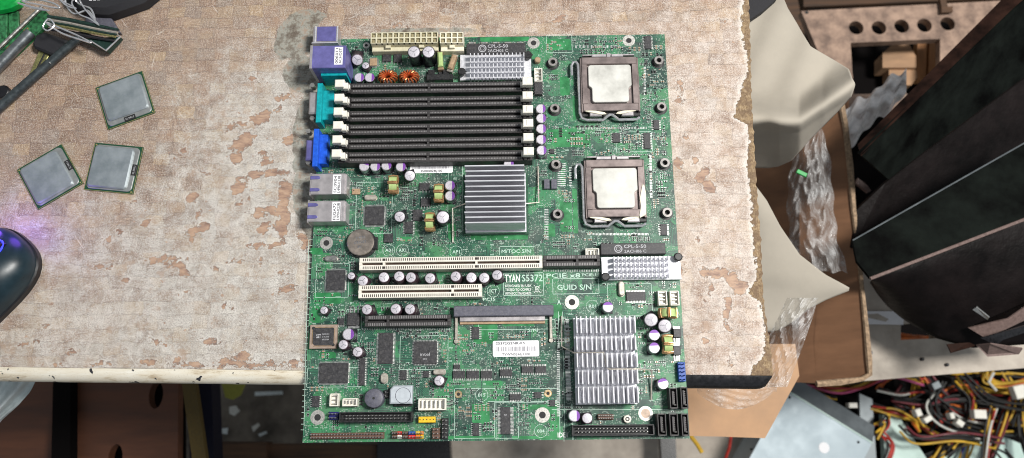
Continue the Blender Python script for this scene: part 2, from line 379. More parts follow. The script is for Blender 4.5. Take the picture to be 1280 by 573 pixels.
    gcol = t.ramp(t.noise(0.11, 5, 0.7), [(0.36, (0.085, 0.07, 0.055)), (0.47, (0.19, 0.175, 0.145)), (0.53, (0.30, 0.31, 0.275)), (0.63, (0.30, 0.22, 0.165))])
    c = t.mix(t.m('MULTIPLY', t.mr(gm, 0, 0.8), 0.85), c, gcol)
    # raw particle board along the broken edge
    ed = t.m('ADD', t.attr('edge'), t.m('MULTIPLY', t.m('SUBTRACT', t.noise(0.2, 6, 0.7), 0.5), 13.0))
    wood = t.ramp(t.noise(0.55, 5, 0.8, t.vm('MULTIPLY', t.mm, (1.5, 0.8, 1))), [(0.3, (0.10, 0.06, 0.03)), (0.5, (0.36, 0.25, 0.14)), (0.7, (0.56, 0.44, 0.30))]); wood = t.mix(t.mr(t.noise(0.15, 4, 0.7), 0.40, 0.56, 0, 0.75), wood, (0.17, 0.11, 0.07, 1))
    rim2 = t.m('MULTIPLY', t.mr(ed, -4, -0.2), t.m('LESS_THAN', ed, 0)); c = t.mix(t.m('MULTIPLY', rim2, 0.55), c, (0.78, 0.74, 0.69, 1))
    edm = t.mr(ed, -0.2, 0.3); c = t.mix(edm, c, wood)
    t.out(c, t.mr(g1, 0.3, 0.7, 0.5, 0.75), 0, 0.35)
    h = t.m('ADD', t.m('MULTIPLY', we_m, -0.9), t.m('MULTIPLY', g1, 0.35)); h = t.m('ADD', h, t.m('MULTIPLY', seam, -0.5))
    h = t.m('ADD', h, t.m('MULTIPLY', edm, t.m('SUBTRACT', t.m('MULTIPLY', t.noise(0.6, 4, 0.8), 4.0), 4.0)))
    t.bump(h, 0.35, 0.9)
mat_bench()
mat('cut_board', (0.40, 0.29, 0.17), 0.9, 0, 0.35, 0.5, bump=0.6)
mat('edge_black', (0.012, 0.012, 0.014), 0.28, 0, 0.3, 0.3, bump=0.06)
m_ = bpy.data.materials.new('edge_laminate'); t = NT(m_); MATS['edge_laminate'] = m_
cx_ = t.noise(0.05, 5, 0.7, t.vm('MULTIPLY', t.mm, (0.6, 3, 1)))
c_ = t.ramp(cx_, [(0.3, (0.40, 0.30, 0.18)), (0.45, (0.72, 0.65, 0.52)), (0.7, (0.82, 0.79, 0.70))])
chp = t.m('GREATER_THAN', t.noise(0.13, 3, 0.5, t.vm('ADD', t.mm, (13, 5, 0))), 0.66); c_ = t.mix(chp, c_, (0.03, 0.03, 0.035, 1))
c_ = t.mix(t.m('MULTIPLY', t.m('LESS_THAN', t.vor(1.1), 0.2), 0.4), c_, (0.25, 0.2, 0.15, 1)); t.out(c_, 0.4, 0)

def unpx(x, y, z=0):
    d = RM.transposed() @ (Vector((x, y, z)) - CAM); return (640 + F*d.x/-d.z, 286.5 - F*d.y/-d.z)
right_edge = [(937,-60),(937,0),(938,30),(939,60),(940,115),(942,150),(945,200),(948,250),(952,300),(954,350),(956,380),(962,420),(966,450),(967,469)]
RE = [P(a, b, 0) for a, b in right_edge]
FL = P(-60, 458, 0); FRr = P(967, 469.5, 0)
def front_y(x): k = (x-FL[0])/(FRr[0]-FL[0]); return FL[1] + (FRr[1]-FL[1])*k
bench = empty('workbench', (0, 0, -700)); tag(bench, 'wide workbench with worn pale top flaked in brown islands, under the circuit board', 'workbench')
def build_bench():
    ny, nx = 190, 330; X0 = -520.0; YB = 420.0
    ry = np.array([p[1] for p in RE])[::-1]; rx = np.array([p[0] for p in RE])[::-1]
    V = np.zeros((ny, nx, 3))
    for j in range(ny):
        v = j/(ny-1)
        for i in range(nx):
            u = i/(nx-1)
            xr = FRr[0]; yy = None
            x = X0 + (xr-X0)*u; y0 = front_y(x); y = y0 + (YB-y0)*v
            xe = np.interp(y, ry, rx) + 0.8*math.sin(y*0.9)*math.sin(y*0.37)
            V[j, i] = (X0 + (xe-X0)*u, y, 0)
    pts = V.reshape(-1, 3); x = pts[:, 0]; y = pts[:, 1]
    wear = np.full(len(x), -20.0)
    L = [(325,146,12,9,.5),(293,157,14,5,.3),(302,178,15,8,.4),(295,196,9,8,0),(308,168,8,5,0),(300,233,11,9,.7),(311,218,12,5,0),(327,190,7,4,-.3),(332,202,7,6,0),
         (338,215,20,5,0),(361,174,12,7,-.3),(356,237,9,12,.2),(348,137,6,4,0),(254,215,5,3,0),(229,187,4,3,0),(216,197,4,3,0),(240,246,7,4,0),(355,121,13,4,0),(314,97,5,3.5,0),
         (238,248,8,4,.4),(240,288,12,5,.2),(254,284,6,7,0),(241,298,4,4,0),(247,268,3,6,0),(179,278,4,4,0),(166,252,5,3,0),(149,292,4,5,0),(134,299,4,5,0),(204,324,19,4,.1),(222,330,8,4,0),
         (228,339,7,6,.2),(321,266,13,6,0),(338,262,9,5,0),(329,284,10,7,.3),(350,285,8,11,.4),(352,257,8,14,-.2),(357,272,8,8,0),(303,252,7,2.5,.2),(320,307,6,3,0),(342,305,9,2.5,0),
         (296,327,12,2.5,0),(325,322,3,5,0),(269,336,3,5,0),(357,361,10,4,.2),(289,385,3.5,3.5,0),(279,384,2.5,3,0),(155,350,4,5,0),(371,375,4,4,0),(382,304,6,8,0),(378,296,6,5,0),
         (227,366,4,1.5,0),(351,339,4,1.5,0),(127,332,6,2.5,0),(262,428,10,2.5,0),(194,426,6,3.5,0),(206,434,4,2.5,0),(304,446,9,7,.2),(286,451,18,4,.15),(316,457,44,1.8,0),
         (184,454,8,3.5,0),(220,451,4,4,0),(245,456,22,2.5,0),(120,455,7,2,0),(75,456,10,1.5,0),(352,455,18,2.5,0),(373,451,5,3,0),(60,405,5,3,0),(92,440,6,2,0),(30,430,7,2,.2),
         (850,204,6,7,.5),(879,217,6,10,-.5),(888,232,8,8,-.6),(858,171,2.5,3.5,0),(893,240,5,2.5,0),(869,200,4,5,.5),(897,343,20,6,-.15),(915,350,13,6,-.4),(925,360,11,8,.5),(888,362,3,7,-.4),
         (875,297,2.5,3.5,0),(853,335,3,8,0),(851,107,3.5,8,0),(852,124,6,3,0),(912,380,4,8,0),(909,395,2.5,9,0),(912,408,4,5,0),(882,426,4,4,0),(913,455,3,9,-.3),(905,24,5,2,0),(700,22,7,4,.4),(500,30,9,4,0),(560,12,6,2.5,0)]
    for (px, py, a, b, rot) in L:
        c = P(px, py, 0); k = PXM(0); a *= k; b *= k
        dx = x-c[0]; dy = y-c[1]; u = dx*math.cos(rot)+dy*math.sin(rot); v = -dx*math.sin(rot)+dy*math.cos(rot)
        q = np.sqrt((u/a)**2+(v/b)**2); d = (1-q)*min(a, b)*1.15
        wear = np.maximum(wear, d)
    grime_shade = np.full(len(x), -30.0); crack = None
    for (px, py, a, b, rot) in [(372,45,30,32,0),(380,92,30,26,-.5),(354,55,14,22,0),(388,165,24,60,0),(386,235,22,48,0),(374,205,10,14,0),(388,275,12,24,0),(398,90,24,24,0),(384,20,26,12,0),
                                (388,330,4,120,0),(540,37,75,5,0)]:  # the two thin strips are shade painted along the board's edges
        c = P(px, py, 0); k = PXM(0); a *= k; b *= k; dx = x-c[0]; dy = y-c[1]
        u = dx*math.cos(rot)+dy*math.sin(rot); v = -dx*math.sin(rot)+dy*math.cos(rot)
        grime_shade = np.maximum(grime_shade, (1-np.sqrt((u/a)**2+(v/b)**2))*min(a, b)*1.4)
    lam = [(927,-60),(930,0),(927,30),(932,60),(936,75),(935,92),(929,104),(926,118),(918,145),(934,154),(938,180),(935,205),(937,230),(941,250),(940,270),(942,290),(943,310),(947,340),(945,354),(936,362),
           (938,369),(951,376),(956,400),(958,428),(955,446),(944,458),(938,469)]
    LP = [P(a, b, 0) for a, b in lam]; ly = np.array([p[1] for p in LP])[::-1]; lx = np.array([p[0] for p in LP])[::-1]
    edge = x - np.interp(y, ly, lx)
    # painted film: thick in the middle and low down, thin at the top left where the weave shows
    def blob(px, py, a, b): c = P(px, py, 0); k = PXM(0); return np.exp(-(((x-c[0])/(a*k))**2+((y-c[1])/(b*k))**2))
    coat = 0.56 - 0.95*blob(30, 30, 270, 230) - 0.45*blob(330, -20, 420, 70) - 0.30*blob(760, -30, 260, 75) + 0.42*blob(330, 170, 100, 120) + 0.30*blob(260, 400, 330, 130) \
         + 0.12*blob(900, 330, 70, 160) - 0.12*blob(20, 400, 80, 90) + 0.1*blob(890, 150, 70, 60)
    warm = np.clip(1/(1+np.exp(-(x-P(600, 200, 0)[0])/30)) * 0.9 + 0.35*blob(40, 400, 120, 70) + 0.5*blob(500,-10,300,70), 0, 1)
    mb = MB(); 
    f = [(j*nx+i, j*nx+i+1, (j+1)*nx+i+1, (j+1)*nx+i) for j in range(ny-1) for i in range(nx-1)]
    # slab underside follows the same outline
    peri = [i for i in range(nx)] + [j*nx+nx-1 for j in range(1, ny)] + [(ny-1)*nx+i for i in range(nx-2, -1, -1)] + [j*nx for j in range(ny-2, 0, -1)]
    nb = len(pts); low = [(pts[i][0], pts[i][1], -19.0) for i in peri]
    vs_ = [tuple(p) for p in pts] + low; n = len(peri); fs = list(f); mi = [0]*len(f)
    for k in range(n): a, b = peri[k], peri[(k+1) % n]; fs.append((b, a, nb+k, nb+(k+1) % n)); mi.append(1)
    fs.append(tuple(nb+k for k in range(n))[::-1]); mi.append(1)
    mb.add(vs_, fs, 0); mb.mi = mi
    top = mb.build('bench_top', ['worn_bench_laminate', 'cut_board'], bench, smooth=30)
    me = top.data
    for nm, arr in (('wear', wear), ('grime_shade', grime_shade), ('edge', edge), ('coat', coat), ('warm', warm)):
        a = me.attributes.new(nm, 'FLOAT', 'POINT'); full = np.zeros(len(me.vertices), np.float32); full[:len(arr)] = arr; a.data.foreach_set('value', full)
build_bench()
# half-round front edging: black moulding, on the left still wrapped in cream laminate
def edging(x0, x1, r, mi, z=-9.6, n=60, name='edge_moulding', mt='edge_black', capend=False, flat=0.0):
    mb = MB(); nn = n; K = 12
    def pf(u, v):
        x = x0 + (x1-x0)*u; a = -math.pi/2*1.0 + math.pi*v; k = 1.0
        if capend: d = min(1, (x1-x)/r) if x1-x < r else 1; k = math.sqrt(max(0.0, 1-(1-d)**2))*0.75+0.25 if d < 1 else 1
        w = 0.25*math.sin(x*0.05)+0.15*math.sin(x*0.31)
        return (x, front_y(x) - 0.15 - math.cos(a)*(r*0.98)*k + w*0.2, z + math.sin(a)*9.55)
    mb.grid(pf, nn, K+1); 
    mb.add([pf(1, v/K) for v in range(K+1)], [tuple(range(K+1))])
    return mb.build(name, mt, bench, smooth=60)
edging(-520, FRr[0]-0.5, 9.2, 0, capend=True, n=220)
edging(-519, P(470, 460, 0)[0], 9.9, 0, z=-9.3, n=160, name='edge_strip', mt='edge_laminate')
def leg(x, y):
    b = MB(); b.box(x-20, x+20, y-20, y+20, -700, -19.2, 0); b.build('leg', 'edge_black', bench)
for q in ((-480, 0), (-480, 380), (150, 380)): leg(*q)

# ================================================================== the circuit board
ZT = 1.6
board = empty('motherboard', (0, 0, 0)); tag(board, 'large green circuit board with two processor sockets, jutting over the front edge of the bench', 'circuit board')
OCC = []                                   # footprints in mm, kept free of small parts
def occ(x0, x1, y0, y1, pad=0.4): OCC.append((min(x0, x1)-pad, max(x0, x1)+pad, min(y0, y1)-pad, max(y0, y1)+pad))
def occ_px(x0, y0, x1, y1, z=ZT):
    a = P(x0, y0, z); b = P(x1, y1, z); occ(a[0], b[0], a[1], b[1])
def rect(x0, y0, x1, y1, z):
    """photo rectangle of a top face at height z -> (xa, xb, ya, yb) mm"""
    a = P(x0, (y0+y1)/2, z); b = P(x1, (y0+y1)/2, z); c = P((x0+x1)/2, y0, z); d = P((x0+x1)/2, y1, z)
    return a[0], b[0], d[1], c[1]
# bare board with real holes: outline strips are simple, holes are dark discs with plated rings
b = MB(); bx0, bx1, by0, by1 = -133.5, 133.5, -152.5, 152.5
b.add([(bx0,by0,ZT),(bx1,by0,ZT),(bx1,by1,ZT),(bx0,by1,ZT),(bx0,by0,0.05),(bx1,by0,0.05),(bx1,by1,0.05),(bx0,by1,0.05)],
      [(0,1,2,3)], 0)
b.add([(bx0,by0,ZT),(bx1,by0,ZT),(bx1,by1,ZT),(bx0,by1,ZT),(bx0,by0,0.05),(bx1,by0,0.05),(bx1,by1,0.05),(bx0,by1,0.05)],
      [(7,6,5,4),(0,4,5,1),(1,5,6,2),(2,6,7,3),(3,7,4,0)], 1)
pcb = b.build('printed_board', ['solder_mask', 'pcb_edge'], board, smooth=0)
silk = MB()
def silk_line(pts, w=0.35, mi=0, z=ZT+0.03, closed=False):
    pts = [Vector((p[0], p[1])) for p in pts]
    if closed: pts.append(pts[0])
    for a, b_ in zip(pts, pts[1:]):
        d = b_-a
        if d.length < 1e-6: continue
        d.normalize(); n = Vector((-d.y, d.x))*w/2; d = d*w/2
        q = [a-d-n, b_+d-n, b_+d+n, a-d+n]; silk.add([(p.x, p.y, z) for p in q], [(0, 1, 2, 3)], mi)
def silk_rect(x0, y0, x1, y1, w=0.35, mi=0):
    a = rect(x0, y0, x1, y1, ZT); silk_line([(a[0],a[2]),(a[1],a[2]),(a[1],a[3]),(a[0],a[3])], w, mi, closed=True)
def silk_circle(px, py, r, w=0.3, mi=0, full=1.0):
    c = P(px, py); silk_line([(c[0]+r*math.cos(i/20*2*math.pi*full), c[1]+r*math.sin(i/20*2*math.pi*full)) for i in range(21)], w, mi)
def silk_text(s, x0, y0, x1, y1, mi=1, bold=0.0):
    a = rect(x0, y0, x1, y1, ZT); silk.text(s, a[0], a[2], ZT+0.035, a[3]-a[2], mi, a[1]-a[0], 0, bold)
# mounting holes
def mount_hole(px, py, r, fill='hole_dark', rh=None, ringm='ring_plate'):
    x, y = P(px, py); rh = rh or r*0.45; b = MB()
    b.ring(x, y, ZT, ZT+0.12, rh, r, mi=0); b.cyl(x, y, ZT-0.1, ZT+0.05, rh, mi=1)
    for k in range(12):
        a = k*math.pi/6; b.cyl(x+math.cos(a)*(r+rh)/2, y+math.sin(a)*(r+rh)/2, ZT+0.1, ZT+0.24, 0.3, 6, mi=2)
    b.build('mounting_hole', [ringm, fill, 'solder'], board); occ(x-r, x+r, y-r, y+r)
for q in [(667,54,4.8),(786,51,4.8),(408,304,4.8),(715,378,5.2),(397,522,5.0),(678,519,5.2)]: mount_hole(*q)
mount_hole(807, 517, 5.0, 'flux', 3.2); mount_hole(458, 57, 2.6); mount_hole(573, 493, 2.6, ringm='gold'); mount_hole(685, 492, 2.6, ringm='gold')
mat('worn_steel', (0.30, 0.28, 0.27), 0.4, 0.5)
def standoff(px, py):
    x, y = P(px, py, 5); b = MB(); b.ring(x, y, ZT, ZT+0.4, 3.3, 4.9, mi=1); b.ring(x, y, ZT, 6, 1.9, 3.5, mi=0); b.cyl(x, y, ZT, 2.5, 1.5, mi=2)
    b.build('threaded_standoff', ['worn_steel', 'black_plastic', 'hole_dark'], board); occ(x-5, x+5, y-5, y+5)
for q in [(691,78),(823.5,76),(693.5,136),(827,134),(695,206),(831,204),(697,268),(834,266)]: standoff(*q)

# ---- capacitors
def cap_mesh(r, h, kind):
    """returns (body, top) builders at the origin, base at z = 0"""
    b = MB(); side = {'solid': 0, 'sleeve': 1, 'black': 2}[kind]
    b.box(-r*1.02, r*1.02, -r*1.02, r*1.02, 0, 0.5, 0, mi=2)
    b.lathe([(r*.96, .5), (r, .9), (r*.93, 1.3), (r, 1.8), (r, h-0.7), (r*0.93, h-0.25), (r*0.86, h)] , seg=22, mi=side)
    tp = MB(); q = r*0.80; z = h+0.02
    n = 28; ang0 = R(66)
    if kind == 'solid':
        ring = [(q*1.14*math.cos(a), q*1.14*math.sin(a), z+.03) for a in np.linspace(-ang0, ang0, 10)]; tp.add(ring, [tuple(range(10))], 1)
        ring = [(q*math.cos(a), q*math.sin(a), z+.02) for a in np.linspace(ang0, 2*math.pi-ang0, 20)]; tp.add(ring, [tuple(range(20))], 0)
        tp.lathe([(q*1.14, z-0.12), (q, z+0.01)], seg=22, mi=0)
    else:
        tp.lathe([(q*1.12, z-0.10), (q, z+0.02)], seg=22, mi=0)
        for k in range(3):
            a = 2*math.pi*k/3+0.4; c, s_ = math.cos(a), math.sin(a); L = q*0.8; w = 0.16
            tp.add([(-s_*w, c*w, z+.05), (s_*w, -c*w, z+.05), (L*c+s_*w, L*s_-c*w, z+.05), (L*c-s_*w, L*s_+c*w, z+.05)], [(0, 1, 2, 3)], 3)
    return b, tp
CAPP = {}
def capacitor(px, py, r, h, kind='solid', rot=0.0, tilt=None):
    key = (r, h, kind); x, y = P(px, py, ZT+h)
    if key not in CAPP:
        e = MB.build(cap_mesh(r, h, kind)[0], 'capacitor', ['can_side', 'sleeve', 'black_sleeve'])
        tp = cap_mesh(r, h, kind)[1].build('capacitor_top', ['can_top', 'purple_print', 'ink_grey', 'can_side'])
        tp.parent = e; e.parent = board; CAPP[key] = e; o = e
    else: o = copy_tree(CAPP[key], board)
    o.location = Vector((x, y, ZT))*S; o.rotation_euler = (0, 0, rot)
    if tilt: o.rotation_euler = (tilt[0], tilt[1], rot)
    occ(x-r, x+r, y-r, y+r); return o
PI = math.pi
SOLID = [(449,97,0,4),(462,97,0,4),(676,136,0,4),(676.5,148,0,4),(676.5,161,0,4),(676.5,174.5,0,4),(677,188,0,4),(455,208,PI*.4,4),(469,208,0,4),(483,207,0.2,4),(501,208.5,0,4),
         (636,205,0,4),(562.5,232,0,4),(562.5,245,0,4),(760,384,PI/2,4),(818,419,PI/2,4),(818,435,PI/2,4),(435.5,418,0,4.4),(718,520,0,4.2)]
for px, py, a, r in SOLID: capacitor(px, py, r, 8.5, 'solid', a)
for px, py in [(460,387),(495,386),(514,386),(453,349),(478,347),(498,347),(515,346),(538,346.5),(571,346),(588,347),(605,347),(623,345)]:
    capacitor(px, py, 4.0, 11.5, 'sleeve', random.uniform(0, 6), (random.uniform(-.09, .09), random.uniform(-.09, .09)))
for px, py, r, h in [(439,345,2.9,6),(405,388,3,6),(447,440,3.8,9),(429,431,3.6,9),(549,476,3.8,9),(829,480,4,8),(734,523,3.8,8.5),(457,82,3,6)]:
    capacitor(px, py, r, h, 'sleeve' if r < 3.9 else 'solid', random.uniform(0, 6))
for px, py, r, h, t_ in [(517,62,4.9,19,(.10,-.02)),(534,63,4.9,19,(.08,.03)),(509,213,4.2,14,(.32,0.05)),(499,265,4.2,14,(.25,-.05)),(551,267,4.9,19,(.16,.03))]:
    capacitor(px, py, r, h, 'black', 0.3, t_)
for px, py, r, h in [(816,397,5.0,14),(833,405,5.0,12)]: capacitor(px, py, r, h, 'black', 0.5, (0.06, -0.14))
o = capacitor(443, 62, 4.6, 12, 'sleeve', 0); o.rotation_euler = (R(38), R(12), 0)

# ---- coils
def torus_flat(px, py, ro=6.4, n=15):
    x, y = P(px, py, 9); b = MB(); b.ring(x, y, ZT+1.5, ZT+7, ro*0.45, ro*0.85, mi=0)
    o = b.build('coil', ['core_grey'], board, loc=(x, y, ZT)); w = MB()
    for k in range(n):
        a = 2*PI*k/n + 0.1; c, s_ = math.cos(a), math.sin(a); pts = []
        for j in range(10):
            t_ = 2*PI*j/10; rr = ro*0.66 + math.cos(t_)*ro*0.36; pts.append((x+c*rr*1.15, y+s_*rr*0.82, ZT+4.6+math.sin(t_)*3.9))
        w.tube(pts, 0.62, 6, closed=True)
    w.build('copper_winding', 'copper', o); occ(x-ro*1.2, x+ro*1.2, y-ro*.9, y+ro*.9)
torus_flat(484, 95); torus_flat(511, 95)
def torus_up(px, py, ang, R_=6.6, th=5.4):
    x, y = P(px, py, 13); M = Matrix.Translation((x, y, ZT+R_+0.8)) @ Matrix.Rotation(ang, 4, 'Z') @ Matrix.Rotation(PI/2, 4, 'X')
    b = MB(); b.M = M; b.ring(0, 0, -th/2, th/2, R_*0.5, R_*0.9, mi=0, seg=24); o = b.build('choke_coil', ['core_green'], board, loc=(x, y, ZT))
    w = MB(); w.M = M
    for deg in (12, 22, 33, 86, 97, 147, 158, 168, 200, 215, 325, 340):
        a = R(deg); c, s_ = math.cos(a), math.sin(a); hw = th/2+0.5; pts = []
        for rr, z in ((R_*0.42, -hw), (R_*0.98, -hw), (R_*1.04, 0), (R_*0.98, hw), (R_*0.42, hw), (R_*0.36, 0)): pts.append((c*rr, s_*rr, z))
        w.tube(pts, 0.5, 6, closed=True)
    w.build('copper_winding', 'copper_pale', o); r = R_*abs(math.cos(ang))+th/2; q = R_*abs(math.sin(ang))+th/2; occ(x-r, x+r, y-q, y+q)
torus_up(491, 229, PI/2); torus_up(548, 240, PI/2); torus_up(537, 276, PI/2); torus_up(836, 391, 0); torus_up(835.5, 430, PI/2)
def small_choke(px, py, ang, m1, m2):
    x, y = P(px, py, 9); b = MB(); b.M = Matrix.Translation((x, y, ZT)) @ Matrix.Rotation(ang, 4, 'Z')
    b.box(-1.9, 1.9, -6, 6, 0.5, 8, 1.0, mi=0); b.box(-2.2, 2.2, -7.6, -5.6, 0.3, 6, 1, mi=1); b.box(-2.2, 2.2, 5.6, 7.4, 0.3, 6, 1, mi=1)
    b.build('filter_choke', [m1, m2], board); occ(x-3, x+3, y-7, y+7)
small_choke(550, 74, 0.05, 'core_green', 'tan_part'); small_choke(565, 77, -0.3, 'tan_part', 'pale_part')

# ---- integrated circuits
def chip(x0, y0, x1, y1, h=1.6, sides='LR', marks=None, body='chip', name='microchip', pitch=1.1, lead=1.4, dot=True, rot=0):
    z = ZT+h; a = rect(x0, y0, x1, y1, z); b = MB(); b.box(a[0], a[1], a[2], a[3], ZT+0.15, z, 0.25)
    o = b.build(name, body, board, loc=((a[0]+a[1])/2, (a[2]+a[3])/2, ZT)); w = MB(); n = 0
    if dot: k = MB(); k.cyl(a[0]+1.3, a[3]-1.3, z, z+0.02, 0.45, 10); k.build('pin_one_mark', 'chip_dark', o)
    def leads(p0, p1, fixed, horiz, out):
        cnt = max(2, int((p1-p0-0.8)/pitch)); st = (p1-p0-0.8)/cnt
        for i in range(cnt+1):
            q = p0+0.4+i*st; e = fixed+out*lead; lw = min(0.32, st*0.3)
            if horiz: w.box(min(fixed, e), max(fixed, e), q-lw, q+lw, ZT+0.05, ZT+0.35); w.box(min(fixed, fixed+out*0.4), max(fixed, fixed+out*.4), q-lw, q+lw, ZT+.35, ZT+h*0.6)
            else: w.box(q-lw, q+lw, min(fixed, e), max(fixed, e), ZT+0.05, ZT+0.35); w.box(q-lw, q+lw, min(fixed, fixed+out*.4), max(fixed, fixed+out*.4), ZT+.35, ZT+h*0.6)
    if 'L' in sides: leads(a[2], a[3], a[0], True, -1)
    if 'R' in sides: leads(a[2], a[3], a[1], True, 1)
    if 'T' in sides: leads(a[0], a[1], a[3], False, 1)
    if 'B' in sides: leads(a[0], a[1], a[2], False, -1)
    if w.v: w.build('leads', 'leads', o)
    if marks:
        t_ = MB(); W_, H_ = a[1]-a[0], a[3]-a[2]
        for (s, fx, fy, fh, fw) in marks: t_.text(s, a[0]+fx*W_, a[2]+fy*H_, z+0.03, fh*H_, 0, fw*W_)
        t_.build('chip_print', 'print_grey', o)
    pad = lead if sides else 0.3
    occ(a[0]-pad, a[1]+pad, a[2]-pad, a[3]+pad, 0.3); return o, a
Q = 'LRTB'
chip(456,258,480,281, sides=Q, pitch=0.8, lead=1.5)
chip(408,338,431,363, sides=Q, pitch=0.8, marks=None)
chip(399,454,435,479, sides=Q, pitch=0.8, lead=1.2)
chip(473,416,491,455, sides='LR', pitch=0.9, lead=1.6, marks=None)
chip(517,427,546,455, sides=Q, pitch=1.0, lead=1.0, marks=[('intel', .28, .36, .14, .42), ('001', .4, .18, .08, .16)])
chip(626,509,638,543, sides='LR', pitch=0.9, lead=2.2, marks=[('o', .35, .68, .09, .28)])
chip(590,409,599,424, sides='LR', pitch=1.27, lead=1.6)
for q in [(566,464,581,473),(583,464,599,473),(601,464,615,473),(625,462,640,470),(652,458,667,466),(669,458,683,466),(637,493,651,500)]: chip(*q, sides='TB', pitch=1.1, lead=1.5)
for q in [(591,529,599,545),(449,448,456,482),(390,495,399,509),(806,45,814,61),(817,150,824,162),(805,166,813,186),(766,166,775,178),(826,280,834,294),(668,490,677,498),(687,500,694,508)]: chip(*q, sides='LR', pitch=1.2, lead=1.4)
chip(783,365,807,376, sides='TB', pitch=1.0, lead=1.5); chip(500,463,508,475, sides='LR', pitch=1.3); chip(529,464,536,472, sides='LR'); chip(422,398,430,406, sides='TB'); chip(462,73,471,82, sides=Q, body='tan_part', pitch=0.9, dot=False)
chip(506,277,516,292, sides='LR'); chip(680,224,687,236, 3, '', body='grey_plastic', name='power_inductor', dot=False); chip(689,224,696,236, 3, '', body='grey_plastic', name='power_inductor', dot=False)
chip(480,292,491,303, sides=''); chip(687,186,693,192, sides='LR'); chip(567,456,575,461, sides='TB'); chip(440,236,450,243, sides='T', body='tan_part'); chip(668,102,678,118, 4, 'LR', body='chip', pitch=2.0)
chip(478,66,489,77, sides='B', pitch=2.2, lead=1.6); chip(492,67,502,78, sides='B', pitch=2.2, lead=1.6); chip(524,229,537,238, sides='TB', pitch=2); chip(526,248,538,258, sides='TB', pitch=2); chip(516,262,528,276, sides='LR', pitch=2)
chip(833,358,841,362, sides='') if False else None
def dpak(x0, y0, x1, y1, side):
    o, a = chip(x0, y0, x1, y1, 3.6, '', name='transistor', dot=False); w = MB(); xm = (a[0]+a[1])/2
    if side in 'TB':
        sg = 1 if side == 'T' else -1; e = a[3] if side == 'T' else a[2]; f = a[2] if side == 'T' else a[3]
        for dx in (-0.33, 0, 0.33): x = xm+dx*(a[1]-a[0]); w.box(x-.5, x+.5, min(e, e+sg*4), max(e, e+sg*4), ZT+.1, ZT+.8)
        w.box(a[0]+.2, a[1]-.2, min(f, f-sg*1.8), max(f, f-sg*1.8), ZT+.05, ZT+1.2)
    w.build('leads', 'leads', o)
dpak(434,391,449,407,'T'); dpak(842,411,851,422,'B'); dpak(842,432,851,444,'B')
# boxed chip in its brown socket
a = rect(387,406,421,436,5); b = MB(); b.prism([(a[0],a[2]),(a[1],a[2]),(a[1],a[3]-0),(a[0],a[3])], ZT, 5.0, .3, 0); so = b.build('chip_socket', 'rim_brown', board, loc=((a[0]+a[1])/2, (a[2]+a[3])/2, ZT)); occ(a[0], a[1], a[2], a[3])
a = rect(391,410,417,432,5.4); b = MB(); c = 1.6; b.prism([(a[0]+c,a[2]),(a[1],a[2]),(a[1],a[3]),(a[0],a[3]),(a[0],a[2]+c)], 4.5, 5.5, .2); b.build('memory_chip', 'chip', so)
b = MB(); W_ = a[1]-a[0]
for k in range(16):
    u = a[0]+1+k*(W_-2)/15
    for yy in (a[2]-0.7, a[3]+.15): b.box(u-.18, u+.18, yy, yy+.55, 4.9, 5.25)
    v = a[2]+1+k*(a[3]-a[2]-2)/15
    for xx in (a[0]-.7, a[1]+.15): b.box(xx, xx+.55, v-.18, v+.18, 4.9, 5.25)
b.build('contacts', 'gold', so)
b = MB(); b.text('SST', a[0]+2.5, a[2]+5.2, 5.54, 2.6, 0, 3.2, 0, .15)
for k, s_ in enumerate(('49LF008A', '33-4C-NHE', '0605104')): b.text(s_, a[0]+6.6, a[2]+3.6+k*1.9, 5.54, 1.1, 0, 5.0)
b.build('chip_print', 'print_grey', so)
b = MB(); b.cyl(a[0]+.2, a[3]-.2, 5.02, 5.3, 1.1); b.cyl(a[1]-.2, a[2]+.4, 5.02, 5.3, 1.1); b.build('corner_notches', 'hole_dark', so)
# crystals
def crystal(px, py, L, Wd, ang, m='crystal'):
    x, y = P(px, py, 4); b = MB(); b.M = Matrix.Translation((x, y, 0)) @ Matrix.Rotation(ang, 4, 'Z'); r = Wd/2; p = []
    for s_ in (1, -1):
        for k in range(9): t_ = -PI/2+PI*k/8; p.append((s_*(L/2-r)+s_*math.cos(t_)*r, s_*math.sin(t_)*r))
    b.prism([(q[0]*1.08, q[1]*1.1) for q in p], ZT, ZT+.5, 0); b.prism(p, ZT+.5, ZT+3.4, .5); b.build('crystal_oscillator', m, board); e = L/2; occ(x-e, x+e, y-e*.6, y+e*.6)
crystal(414,323,9,4,0.05); crystal(463,247,9,4,0,'pale_part'); crystal(777,361,10.5,4.2,PI/2,'pale_part'); crystal(549,465,8.5,3.8,0,'pale_part'); crystal(480,473,7,4.6,PI/2,'pale_part')

